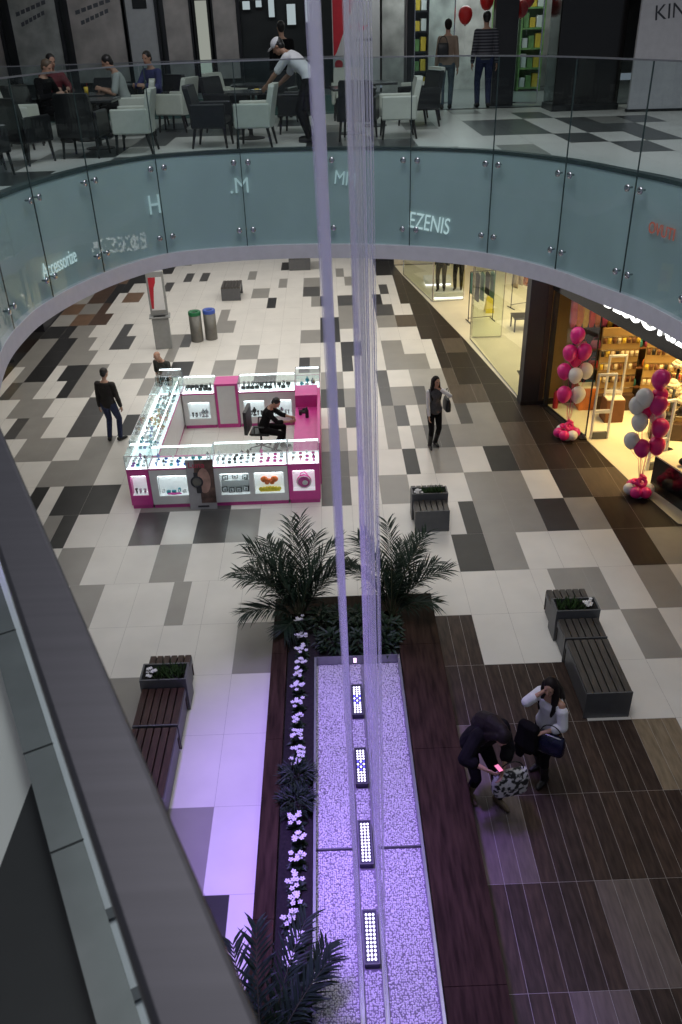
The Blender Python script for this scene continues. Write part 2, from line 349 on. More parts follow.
def x_at(px, Y):                         # ground X of the tile seam seen at column px in the row centred on Y
    lo, hi = -20.0, 20.0
    def col(x):
        q = CM.transposed() @ (Vector((x, Y, 0)) - Vector((0, 0, CAM_H))); return 341 + 826 * q.x / -q.z
    for _ in range(40):
        mid = (lo + hi) / 2
        if col(mid) < px: lo = mid
        else: hi = mid
    return lo
for row, l in PX.items():
    TILES[row] = TILES.get(row, []) + [(x_at(a, GY + 1.2 * (row + .5)), x_at(b, GY + 1.2 * (row + .5)), c) for a, b, c in l]
KEYS = ['W', 'L', 'G', 'D', 'K', 'B', 'T', 'R', 'Q', 'V', 'X', 'O', 'P']
def floor():
    m = MB(); rnd = random.Random(3)
    for row in range(-6, 25):
        y0 = GY + 1.2 * row; y1 = y0 + 1.2
        off = -0.15 if row <= 4 else 0.0
        half = {}
        for a, b, c in TILES.get(row, []):
            o = off if a < -0.9 else 0.0
            ia = round((a - GX - o) / .3); ib = max(ia + 1, round((b - GX - o) / .3))
            for i in range(ia, ib): half[i] = (c, ia)
        i = -36
        while i < 36:
            o = off if GX + i * .3 < -0.9 else 0.0
            x0 = GX + i * .3 + o
            if i in half:
                c, ia = half[i]; n = 2 if half.get(i + 1) == (c, ia) and (i - ia) % 2 == 0 else 1
            else:
                c = default(row, x0 + .15); n = 2 if i % 2 == 0 and (i + 1) not in half and default(row, x0 + .45) == c else 1
            x1 = x0 + .3 * n
            g = 0.0022
            if c in 'VOP':
                k = 3 if n == 2 else 1
                for q in range(k):
                    a = x0 + (x1 - x0) * q / k; b = x0 + (x1 - x0) * (q + 1) / k
                    cc = c if c != 'V' else rnd.choice('VVX')
                    m.quad((a + g, y0 + g, 0), (b - g, y0 + g, 0), (b - g, y1 - g, 0), (a + g, y1 - g, 0), KEYS.index(cc))
            else:
                m.quad((x0 + g, y0 + g, 0), (x1 - g, y0 + g, 0), (x1 - g, y1 - g, 0), (x0 + g, y1 - g, 0), KEYS.index(c))
            i += n
    struct(m.build('floor', KEYS))
    b = MB(); b.box(-14, 14, -2, 40, -0.25, -0.0015)
    o = struct(b.build('floor_base', 'grout'))
floor()

# ------------------------------------------------------------------ curve of the void edge
CTRL = [(3.2, -1.2), (3.9, 2.0), (4.55, 5.6), (4.5, 8.4), (4.23, 10.27), (3.84, 11.32), (3.33, 12.43), (2.50, 13.45), (1.5, 14.0), (0.44, 14.30), (-0.8, 14.42), (-1.96, 14.3), (-2.71, 14.02), (-3.3, 13.3), (-3.72, 12.4), (-3.97, 11.5), (-4.06, 10.7), (-3.98, 9.5), (-3.55, 7.9), (-2.6, 5.5), (-1.6, 3.3), (-0.84, 1.8), (-0.08, 0.3), (0.5, -0.85), (1.3, -2.4)]
def spline(P, step=0.05):
    out = []
    for i in range(1, len(P) - 2):
        p0, p1, p2, p3 = [Vector(p) for p in P[i - 1:i + 3]]
        n = max(2, int((p2 - p1).length / step))
        for k in range(n):
            t = k / n
            out.append(0.5 * ((2 * p1) + (-p0 + p2) * t + (2 * p0 - 5 * p1 + 4 * p2 - p3) * t * t + (-p0 + 3 * p1 - 3 * p2 + p3) * t ** 3))
    return out
EDGE = spline(CTRL)
def nrm(i):
    a = EDGE[max(0, i - 1)]; b = EDGE[min(len(EDGE) - 1, i + 1)]; d = (b - a).normalized()
    return Vector((-d.y, d.x))                     # towards the void (curve runs counter-clockwise)
NRM = [nrm(i) for i in range(len(EDGE))]
def off(i, d): return EDGE[i] + NRM[i] * d
def ribbon(m, i0, i1, d0, d1, z0, z1, mi=0):
    """closed strip following the edge between offsets d0..d1 and heights z0..z1"""
    rings = []
    for i in range(i0, i1 + 1):
        a, b = off(i, d0), off(i, d1)
        rings.append([(a.x, a.y, z0), (b.x, b.y, z0), (b.x, b.y, z1), (a.x, a.y, z1)])
    m.loft(rings, mi)
def idx(x, y): return min(range(len(EDGE)), key=lambda i: (EDGE[i] - Vector((x, y))).length)
UP = 6.5
m = MB(); ribbon(m, 0, len(EDGE) - 1, -0.3, 0.0, 4.80, UP - 0.02); struct(m.build('wall_void_edge', 'fascia'))
m = MB(); ribbon(m, 0, idx(-3.3, 7.3), -0.02, 0.09, 4.79, 5.02); struct(m.build('trim_1', 'band'))
m = MB(); ribbon(m, 0, idx(-3.0, 6.4), -0.12, 0.012, UP - 0.03, UP + 0.02); struct(m.build('trim_2', 'kerb'))

# upper deck: outer polygon joined to the edge
def deck():
    m = MB(); c = Vector((0, 8.0))
    n = len(EDGE); top = []
    for i in range(n):
        e = off(i, -0.02); d = (e - c).normalized(); o = c + d * 40
        o = Vector((max(-14, min(14, o.x)), max(-3.5, min(19.9, o.y))))
        top.append((e, o))
    vs = []; fs = []
    for e, o in top: vs += [(e.x, e.y, UP - 0.01), (o.x, o.y, UP - 0.01), (e.x, e.y, 4.85), (o.x, o.y, 4.85)]
    for i in range(n - 1):
        a = 4 * i; b = a + 4
        fs += [(a, a + 1, b + 1, b), (a + 2, b + 2, b + 3, a + 3)]
    m.add(vs, fs); struct(m.build('floor_upper_slab', 'slab'))
    # tiles
    t = MB(); rnd = random.Random(11)
    dark = {}
    for x, y in DK: dark[(math.floor((x - GX) / .6), math.floor((y - GY) / 1.2))] = 'D'
    keys = ['W', 'G', 'D', 'K']
    def inside(x, y):
        j = min(range(0, n, 3), key=lambda i: (EDGE[i].x - x) ** 2 + (EDGE[i].y - y) ** 2)
        v = Vector((x, y)) - EDGE[j]; return v.dot(NRM[j]) < -0.065, v.length
    for row in range(-6, 12):
        for ci in range(-23, 23):
            x0, y0 = GX + .6 * ci, GY + 1.2 * row
            if y0 + .6 > 20: continue
            c = dark.get((ci, row)) or rnd.choices(keys, (60, 16, 10, 14))[0]
            if x0 > 1.2 and y0 > 9 and (ci, row) not in dark: c = rnd.choices(keys, (88, 8, 4, 0))[0]
            if x0 < 0.2 and y0 < 4.5: c = 'K' if x0 > -0.9 else 'W'
            ok, d = inside(x0 + .3, y0 + .6)
            if d > 1.2:
                if ok: t.quad((x0 + .003, y0 + .003, UP), (x0 + .597, y0 + .003, UP), (x0 + .597, y0 + 1.197, UP), (x0 + .003, y0 + 1.197, UP), keys.index(c))
                continue
            for a in range(10):
                for b in range(20):
                    xa, ya = x0 + a * .06, y0 + b * .06
                    if inside(xa + .03, ya + .03)[0]: t.quad((xa, ya, UP), (xa + .06, ya, UP), (xa + .06, ya + .06, UP), (xa, ya + .06, UP), keys.index(c))
    struct(t.build('floor_upper_tiles', keys))
DK = [(2.75, 17.3), (3.05, 16.3), (3.7, 15.5), (4.0, 18.6), (4.6, 17.1), (5.1, 16.7), (4.9, 15.6), (4.2, 14.4), (6.0, 17.6), (5.0, 13.3), (5.6, 16.2), (6.6, 15.0), (3.4, 16.9), (5.4, 14.6)]
deck()
# white capping strip and steel shoe of the railing the camera leans over
NE0, NE1 = idx(-3.0, 6.4), len(EDGE) - 1
m = MB(); ribbon(m, NE0, NE1, -0.115, -0.035, UP, UP + 0.055); struct(m.build('trim_3', 'channel_steel'))
m = MB(); ribbon(m, NE0, NE1, -0.034, -0.012, UP - 0.02, UP + 0.02); struct(m.build('trim_4', 'white_strip'))
m = MB()
for x, y in ((-0.62, 1.365), (-0.795, 1.71), (-1.06, 2.23)):
    i = idx(x, y); a, b = off(i, -0.117), off(i, -0.033); t = Vector((NRM[i].y, -NRM[i].x)) * 0.0025
    m.add([(a.x - t.x, a.y - t.y, UP + .0565), (b.x - t.x, b.y - t.y, UP + .0565), (b.x + t.x, b.y + t.y, UP + .0565), (a.x + t.x, a.y + t.y, UP + .0565)], [(0, 1, 2, 3)])
struct(m.build('trim_5', 'black'))

# ------------------------------------------------------------------ glass panels of the railing
SEG = []
acc = [0.0]
for a, b in zip(EDGE[:-1], EDGE[1:]): acc.append(acc[-1] + (b - a).length)
start = acc[idx(-1.33, 14.38)] % 1.395
seams = []; d = start
while d < acc[-1]: seams.append(min(range(len(acc)), key=lambda i: abs(acc[i] - d))); d += 1.395
bolt = MB(); bolt.lathe((0, 0, 0), [(0.014, -0.06), (0.014, 0.006), (0.042, 0.008), (0.048, 0.016), (0.046, 0.032), (0.026, 0.040)], 12)
def bolt_at(p, n, par):
    b = MB(); b.v = list(bolt.v); b.f = list(bolt.f); b.m = list(bolt.m)
    return b.xf(facing(p, (n.x, n.y, 0))).build('bolt', 'chrome', par, True)
far_first = [k for k in range(len(seams) - 1)]
vis = [k for k in far_first if 9.0 < EDGE[seams[k]].y or 9.0 < EDGE[seams[k + 1]].y]
for k in far_first:
    i0, i1 = seams[k], seams[k + 1]
    near = k not in vis
    pos = len(vis) - vis.index(k) if not near else None
    lab = ('curved glass railing panel of the opposite balcony, %s from the left' % ORD[pos - 1]) if not near else \
          ('glass panel of the near railing close to the viewer, number %s along it' % ORD[k % 20])
    mid = EDGE[(i0 + i1) // 2]
    gt = tag(bpy.data.objects.new('glass_barrier', None), lab, 'glass panel', 'glass railing panels round the void'); COL.objects.link(gt)
    g = MB(); rings = []
    for i in range(i0, i1 + 1):
        t = 0.0
        a, b = (off(i, 0.075), off(i, 0.087)) if not near else (off(i, -0.010), off(i, 0.002))
        if i == i0: s = (EDGE[i + 1] - EDGE[i]).normalized() * .006
        elif i == i1: s = (EDGE[i - 1] - EDGE[i]).normalized() * .006
        else: s = Vector((0, 0))
        a = a + s; b = b + s
        zb, zt = (5.03, 7.76) if not near else (UP + .02, 7.435)
        rings.append([(a.x, a.y, zb), (b.x, b.y, zb), (b.x, b.y, zt), (a.x, a.y, zt)])
    g.loft(rings); p = g.build('pane', 'glass', gt)
    if near: continue
    for i in (i0, i1):
        e = MB(); s = (EDGE[i + 1] - EDGE[i] if i == i0 else EDGE[i - 1] - EDGE[i]).normalized()
        a, b = off(i, 0.074) + s * .0, off(i, 0.088) + s * .0
        a2, b2 = a + s * .007, b + s * .007
        e.prism([(a.x, a.y), (b.x, b.y), (b2.x, b2.y), (a2.x, a2.y)], 5.03, 7.76)
        e.build('edge_strip', 'glass_edge', gt)
    e = MB(); ribbon(e, i0, i1, 0.071, 0.091, 7.76, 7.78); e.build('top_edge', 'rim_steel', gt)
    for i, sgn in ((i0, 1), (i1, -1)):
        j = i + sgn * 2
        dd = (EDGE[i + sgn * 4] - EDGE[i]).normalized() * 0.115
        for z in (5.29, 6.34):
            q = off(i, 0.087) + dd; bolt_at((q.x, q.y, z), NRM[i], gt)

# handrail of the near railing
hr = thing('handrail', 'wide brushed steel handrail running across the lower left foreground', 'handrail')
m = MB(); rings = []
for i in range(idx(-1.9, 3.9), len(EDGE)):
    n_ = NRM[i]; e = EDGE[i]; prof = []
    for u, w in ((-.040, -.02), (.040, -.02), (.046, -.014), (.047, .0), (.046, .012), (.043, .016), (.038, .018), (-.038, .018), (-.043, .016), (-.046, .012), (-.047, .0), (-.046, -.014)):
        q = e + n_ * (0.004 + u); prof.append((q.x, q.y, 7.46 + w))
    rings.append(prof)
m.loft(rings); m.build('rail_top', 'steel', hr)
for x, y in ((-0.30, 0.73), (-0.9, 1.9), (-1.5, 3.1)):
    m = MB(); i = idx(x, y); a = off(i, 0.0); b = off(i, -0.016); m.path([(a.x, a.y, 7.445), (a.x, a.y, 7.38), (b.x, b.y, 7.37)], 0.009); m.build('bracket', 'chrome', hr, True)
for x, y, nm in ((-0.525, 1.18, 'a'), (-0.452, 1.02, 'b')):
    i = idx(x, y); a = off(i, -0.010); q = NRM[i]; t = Vector((q.y, -q.x)) * .014
    c = MB(); a0 = a - q * .026; c.prism([(a0.x - t.x, a0.y - t.y), (a.x - t.x, a.y - t.y), (a.x + t.x, a.y + t.y), (a0.x + t.x, a0.y + t.y)], UP + .0205, UP + .03)
    tag(c.build('glass_clip', 'bench_steel'), 'small dark steel clip on the white strip below the near handrail, %s' % ('the farther one' if nm == 'a' else 'the nearer one'), 'clip', 'clips on the white strip')

# sign reflections in the fascia glass, imitated by glowing letters behind the panes
def fascia_reflection(body, x, y, z, size, m_, label, tilt=0.0, sx=1.0):
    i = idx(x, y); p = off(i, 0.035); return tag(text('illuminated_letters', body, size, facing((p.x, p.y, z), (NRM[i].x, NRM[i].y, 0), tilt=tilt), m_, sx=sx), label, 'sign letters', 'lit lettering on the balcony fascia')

# ------------------------------------------------------------------ central planter with the lit pebble basin
pl = thing('planter', 'long low dark wood planter with plant bed, steel basin and white pebbles in the centre', 'planter', (0, 0, 0))
PX0, PX1, PY0, PY1, PT = -0.99, 1.46, 2.6, 10.52, 0.45
def slab_boards(name, x0, x1, y0, y1, cuts, axis='y'):
    m = MB(); c = [y0 if axis == 'y' else x0] + cuts + [y1 if axis == 'y' else x1]
    for a, b in zip(c[:-1], c[1:]):
        if axis == 'y': m.box(x0, x1, a + .0015, b - .0015, PT - .045, PT, ch=.004)
        else: m.box(a + .0015, b - .0015, x0 if False else y0, y1, PT - .045, PT, ch=.004)
    return m.build(name, 'planter_wood', pl)
slab_boards('wooden_ledge', PX0, -0.77, PY0, PY1, [3.9, 5.1, 7.55, 9.2])
slab_boards('wooden_ledge', 0.86, PX1, PY0, PY1, [4.35, 7.3, 9.3])
slab_boards('wooden_ledge', -0.77, 0.86, 10.1, PY1, [0.1], 'x')
slab_boards('wooden_ledge', -0.77, 0.86, PY0, 2.9, [0.1], 'x')
m = MB()
m.box(PX0 + .02, PX0 + .05, PY0 + .02, PY1 - .02, 0, PT - .045); m.box(PX1 - .05, PX1 - .02, PY0 + .02, PY1 - .02, 0, PT - .045)
m.box(PX0 + .05, PX1 - .05, PY1 - .05, PY1 - .02, 0, PT - .045); m.box(PX0 + .05, PX1 - .05, PY0 + .02, PY0 + .05, 0, PT - .045)
m.build('side_panel', 'planter_wood', pl)
m = MB(); m.box(-0.77, -0.385, 2.9, 10.1, .1, .36); m.box(-0.385, .86, 9.11, 10.1, .1, .36); m.build('soil_bed', 'soil', pl)
m = MB()      # folded steel basin
BX0, BX1, BY0, BY1 = -0.375, 0.845, 2.9, 9.09
m.box(BX0, BX0 + .012, BY0, BY1, .1, PT + .003); m.box(BX1 - .012, BX1, BY0, BY1, .1, PT + .003); m.box(BX0 + .012, BX1 - .012, BY1 - .012, BY1, .1, PT + .003)
m.box(BX0 + .012, BX1 - .012, BY0, BY0 + .012, .1, PT + .003); m.box(BX0 + .012, BX1 - .012, BY0 + .012, BY1 - .012, .1, .12)
m.box(BX0 + .012, BX0 + .03, BY0, BY1, PT - .012, PT + .003); m.box(BX1 - .03, BX1 - .012, BY0, BY1, PT - .012, PT + .003)
m.build('steel_basin', 'rim_steel', pl)
PZ = 0.30
m = MB(); m.box(BX0 + .012, BX1 - .012, BY0 + .012, BY1 - .012, .12, PZ); m.build('basin_bed', 'dark_bed', pl)
m = MB()
for x0, x1 in ((BX0 + .012, 0.075), (0.345, BX1 - .012)): m.box(x0, x1, 5.985, 6.0, PZ, PZ + .03)
m.build('divider_strip', 'bench_steel', pl)
SLOT = (0.09, 0.32)
m = MB()
for x in SLOT:
    for s in (-.018, .018): m.box(x + s - .003, x + s + .003, BY0 + .02, 8.72, PZ, PZ + .045)
    m.box(x - .018, x + .018, BY0 + .02, 8.72, PZ, PZ + .01)
m.build('strand_rail', 'rim_steel', pl)
# pebbles: nobody could count them
def pebbles():
    rnd = random.Random(5); m = MB()
    ico = [(0, 0, 1)] + [(math.cos(a) * .894, math.sin(a) * .894, .447) for a in [2 * math.pi * i / 5 for i in range(5)]] + [(math.cos(a) * .894, math.sin(a) * .894, -.447) for a in [2 * math.pi * (i + .5) / 5 for i in range(5)]] + [(0, 0, -1)]
    fc = [(0, 1 + i, 1 + (i + 1) % 5) for i in range(5)] + [(1 + i, 6 + i, 1 + (i + 1) % 5) for i in range(5)] + [(1 + (i + 1) % 5, 6 + i, 6 + (i + 1) % 5) for i in range(5)] + [(11, 6 + (i + 1) % 5, 6 + i) for i in range(5)]
    st = 0.0215
    x = BX0 + .02
    while x < BX1 - .02:
        y = 3.75
        while y < BY1 - .02:
            px = x + rnd.uniform(-.007, .007); py = y + rnd.uniform(-.007, .007)
            skip = any(abs(px - sx) < .034 for sx in SLOT) or (0.1 < px < .31 and any(abs(py - ly) < .31 for ly in LEDY)) or abs(py - 5.992) < .014 or rnd.random() < .045
            if not skip:
                a = rnd.uniform(0, 6.28); r = rnd.uniform(.0105, .0155); e = rnd.uniform(.7, 1.0); h = rnd.uniform(.5, .8)
                ca, sa = math.cos(a), math.sin(a); z = PZ + rnd.uniform(-.001, .006)
                m.add([(px + r * (q[0] * ca - q[1] * e * sa), py + r * (q[0] * sa + q[1] * e * ca), z + r * h * q[2]) for q in ico], fc)
            y += st
        x += st
    tag(m.build('pebble_bed', 'pebble', None, True), 'bed of small white pebbles lit violet inside the steel basin', 'pebbles', kind='stuff')
LEDY = [8.28, 7.13, 6.03, 4.92, 3.75]
pebbles()
# floodlights between the two strand curtains
m = MB(); m.box(-.075, .075, -.285, .285, 0, .075, ch=.008)
led = thing('led_floodlight', '', 'floodlight', (0.205, LEDY[0], PZ), group='floodlights in the pebble basin')
m.build('housing', 'led_body', led)
m = MB(); m.box(-.078, -.066, -.29, .29, .075, .085); m.box(.066, .078, -.29, .29, .075, .085); m.box(-.066, .066, -.29, -.275, .075, .085); m.box(-.066, .066, .275, .29, .075, .085)
m.build('frame', 'bench_steel', led)
def diodes(blue):
    a = MB(); b = MB()
    for j in range(12):
        for i in range(3):
            t = b if (blue and 4 <= j <= 7 and (i + j) % 2) else a
            t.ball((-.036 + .036 * i, -.235 + .0427 * j, .078), (.0135, .0155, .010), 8, 5)
    return a, b
led2 = dup(led, (0.205, LEDY[2], PZ))
for root, bl in ((led, True), (led2, False)):
    a, b = diodes(bl); a.build('diode_array', 'diode', root, True)
    if b.v: b.build('blue_diodes', 'diode_blue', root, True)
led1 = dup(led, (0.205, LEDY[1], PZ)); led3 = dup(led2, (0.205, LEDY[3], PZ))
for o, l in ((led, 'led floodlight farthest from the viewer, at the far end of the pebble basin'), (led1, 'led floodlight second from the far end of the pebble basin'), (led2, 'led floodlight third from the far end, beside the divider strip'), (led3, 'led floodlight nearest the viewer, all diodes blazing white violet')): o['label'] = l
# hanging strand curtains (like a bead curtain)
for x, top, wid, lab in ((SLOT[0], -0.095, .055, 'left curtain of clear nylon strands hanging down into the pebble basin'), (SLOT[1], 0.165, .03, 'right, wider looking curtain of clear nylon strands hanging into the pebble basin')):
    m = MB(); rnd = random.Random(int(x * 100)); y = 4.25
    while y < 8.62:
        dx = rnd.uniform(-wid, wid)
        m.tube((x + dx * .25, y, PZ + .01), (top + dx, y, 14.0), .0028, .0028, 5)
        y += 0.042 + rnd.uniform(-.012, .012)
    tag(m.build('strand_curtain', 'strand', None, True), lab, 'strand curtain', kind='stuff')
# narrow upright lamp at the back wall of the basin
m = MB(); m.box(-.03, .03, -.012, .0, 0, .10, ch=.003)
t = thing('recessed_lamp', 'small glowing upright lamp on the back wall of the basin', 'lamp', (0.205, 9.078, 0.335)); m.build('lamp_body', 'bench_steel', t)
m = MB(); m.box(-.022, .022, -.016, -.0125, .008, .092); m.build('lamp_glass', emis('lamp_violet', (0.85, 0.55, 1.0), 2.5), t)

# ------------------------------------------------------------------ plants
def leaf_strip(m, a, b, w, droop=0.0, mi=0):
    """narrow folded leaf from a to b"""
    a = Vector(a); b = Vector(b); d = b - a; L = d.length
    s = d.cross(Vector((0, 0, 1)));
    s = s.normalized() if s.length > 1e-5 else Vector((1, 0, 0))
    u = s.cross(d).normalized()
    p = [(0, .35), (.3, 1), (.65, .8), (1, .02)]
    l = []
    for t, k in p:
        c = a + d * t - Vector((0, 0, 1)) * droop * L * t * t
        l.append((c - s * w * k + u * w * .4 * k, c, c + s * w * k + u * w * .4 * k))
    vs = [q for r in l for q in r]; fs = []
    for i in range(len(p) - 1):
        o = 3 * i; fs += [(o, o + 1, o + 4, o + 3), (o + 1, o + 2, o + 5, o + 4)]
    m.add(vs, fs, mi)
def frond(rnd, az, elev, L, nl=30, ll=.40, w=.009, arch=.55):
    """one pinnate palm frond from the origin"""
    m = MB(); pts = []; ang = elev; p = Vector((0, 0, 0)); N = 16; az += rnd.uniform(-.12, .12); elev += rnd.uniform(-.1, .1); sw = rnd.uniform(-.35, .35)
    for i in range(N + 1):
        pts.append(p.copy()); t = i / N; ang = elev - arch * 2.2 * t ** 1.7; q = az + sw * t * t
        p = p + Vector((math.cos(q) * math.cos(ang), math.sin(q) * math.cos(ang), math.sin(ang))) * (L / N)
    for i in range(N): m.tube(pts[i], pts[i + 1], .009 * (1 - i / N) + .0025, .009 * (1 - (i + 1) / N) + .0025, 5, 1)
    for k in range(nl):
        t = .20 + .80 * k / (nl - 1); f = t * N; i = min(N - 1, int(f)); c = pts[i].lerp(pts[i + 1], f - i)
        d = (pts[i + 1] - pts[i]).normalized(); side = d.cross(Vector((0, 0, 1))).normalized(); upv = side.cross(d)
        l = ll * (math.sin(math.pi * (.20 + .66 * t)) ** .6)
        for s in (-1, 1):
            v = (side * s * rnd.uniform(.62, 1.0) + d * (.75 + .5 * t + rnd.uniform(-.15, .15)) + upv * rnd.uniform(-.05, .40)).normalized()
            leaf_strip(m, c, c + v * l * rnd.uniform(.75, 1.12), w * rnd.uniform(.8, 1.2), rnd.uniform(.15, .45))
    return m
def palm(label, loc, seed, specs, ll=.40, w=.009, nl=30):
    rnd = random.Random(seed); t = thing('potted_palm', label, 'palm', loc, 0, 'palms in the planter')
    for az, el, L, arch in specs: frond(rnd, R(az), R(el), L, nl, ll, w, arch).build('frond', ['leaf', 'stem'], t)
    for az, el, L, arch in specs[::3]:
        c = MB(); a = R(az); c.tube((math.cos(a) * .03, math.sin(a) * .03, 0), (math.cos(a) * .012, math.sin(a) * .012, .14), .013, .008, 6); c.build('stem', 'stem', t)
    return t
palm('feathery palm at the far left corner of the planter', (-0.60, 10.05, 0.36), 1,
     [(195, 66, 1.30, .48), (168, 58, 1.30, .52), (130, 64, 1.42, .46), (60, 66, 1.40, .44), (25, 62, 1.25, .5), (95, 74, 1.55, .34), (180, 76, 1.45, .42), (75, 78, 1.6, .34), (10, 74, 1.4, .45), (148, 50, 1.2, .5), (45, 52, 1.2, .5), (150, 80, 1.5, .4), (110, 58, 1.3, .45), (205, 52, 1.0, .5), (255, 40, .6, .4), (40, 80, 1.45, .42)], .46, .012, 32)
palm('feathery palm at the far right of the planter behind the strand curtain', (0.80, 10.05, 0.36), 2,
     [(160, 64, 1.2, .48), (120, 66, 1.35, .44), (60, 66, 1.4, .43), (25, 60, 1.15, .48), (90, 76, 1.5, .34), (40, 74, 1.45, .40), (5, 68, 1.2, .48), (75, 56, 1.25, .45), (50, 56, 1.2, .48), (140, 76, 1.4, .4), (345, 58, .8, .5)], .44, .012, 32)
palm('large dark palm at the near left of the planter below the handrail', (-0.80, 3.66, 0.36), 3,
     [(72, 56, 1.35, .36), (52, 50, 1.2, .40), (110, 60, 1.15, .45), (140, 55, 1.0, .5), (170, 50, .95, .5), (88, 70, 1.4, .3), (40, 64, 1.25, .38), (150, 70, 1.1, .45), (210, 56, .8, .5), (65, 40, 1.05, .3)], .36, .013, 24)
def bush(name, label, loc, r, h, n, seed, m_='leaf2', w=.02, group=None, cat='bush'):
    rnd = random.Random(seed); t = thing(name, label, cat, loc, 0, group); m = MB(); s = MB()
    for i in range(n):
        a = rnd.uniform(0, 6.283); rr = r * math.sqrt(rnd.random()); z = h * rnd.uniform(.15, 1) * (1 - .5 * (rr / r) ** 2)
        c = Vector((rr * math.cos(a), rr * math.sin(a), z)); v = Vector((math.cos(a + rnd.uniform(-.9, .9)), math.sin(a + rnd.uniform(-.9, .9)), rnd.uniform(-.1, .9))).normalized()
        leaf_strip(m, c, c + v * rnd.uniform(.09, .17), w, .2)
        if i % 6 == 0: s.tube((c.x * .2, c.y * .2, 0), c, .004, .002, 4)
    m.build('foliage', m_, t); s.build('stem', 'stem', t); return t
bl = ['left end of the far bed beside the palm', 'middle left of the far bed', 'middle of the far bed behind the curtains', 'middle right of the far bed', 'right end of the far bed beside the palm', 'left of the front row of the far bed', 'centre of the front row of the far bed', 'right of the front row of the far bed']
for k, (x, y, h) in enumerate([(-.28, 9.88, .34), (.02, 9.9, .34), (.25, 9.85, .30), (.48, 9.9, .30), (.7, 9.62, .34), (-.12, 9.42, .26), (.27, 9.4, .26), (.66, 9.36, .26)]):
    bush('low_shrub', 'low dark green shrub, ' + bl[k], (x, y, .36), .19, h, 120, 20 + k, 'leaf2', .022, 'shrubs in the far bed of the planter', 'shrub')
for k, (x, y, l) in enumerate([(-.58, 6.93, 'farther of two ferny green bushes between the white flowers beside the basin'), (-.58, 6.55, 'nearer of two ferny green bushes between the white flowers beside the basin')]):
    bush('fern_bush', l, (x, y, .36), .17, .24, 260, 40 + k, 'leaf', .008, 'ferny bushes in the left bed', 'fern')
def flower_plant(seed):
    rnd = random.Random(seed); t = thing('white_flower_plant', '', 'flower', (0, 0, 0), 0, 'white flowering plants in the left bed'); m = MB(); p = MB(); s = MB()
    for i in range(34):
        a = rnd.uniform(0, 6.283); e = rnd.uniform(.2, 1.1); v = Vector((math.cos(a) * math.cos(e), math.sin(a) * math.cos(e), math.sin(e)))
        leaf_strip(m, v * .03, v * rnd.uniform(.10, .15), .026, .35)
    for i in range(9):
        a = rnd.uniform(0, 6.283); rr = .085 * math.sqrt(rnd.random()); c = Vector((rr * math.cos(a), rr * math.sin(a) * 1.15, rnd.uniform(.13, .20)))
        s.tube((c.x * .2, c.y * .2, .0), c, .002, .002, 4)
        for k in range(5):
            b = 2 * math.pi * k / 5 + a; d = Vector((math.cos(b), math.sin(b), .25))
            p.ball(c + d * .017, (.016, .012, .006), 7, 4, mtx=Matrix.Rotation(b, 3, 'Z') @ Matrix.Rotation(-.4, 3, 'Y'))
    m.build('foliage', 'leaf2', t); p.build('blossoms', 'petal', t, True); s.build('stem', 'stem', t); return t
FL = [9.86, 9.50, 9.20, 8.93, 8.70, 8.42, 8.12, 7.82, 7.55, 7.30, 7.12, 6.26, 6.02, 5.76, 5.50, 5.30, 5.06, 4.84, 4.66]
protos = [flower_plant(60 + i) for i in range(3)]
rf = random.Random(8)
for k, y in enumerate(FL):
    x = -.575 + rf.uniform(-.03, .03); rz = rf.uniform(0, 6.28); sc = rf.uniform(.85, 1.15)
    lab = 'white flowering plant in the left bed, %s counted from the far end' % ORD[k]
    if k < 3: o = protos[k]; o.location = (x, y, .36); o.rotation_euler = (0, 0, rz); o['label'] = lab
    else: dup(protos[k % 3], (x, y, .36), rz, lab)

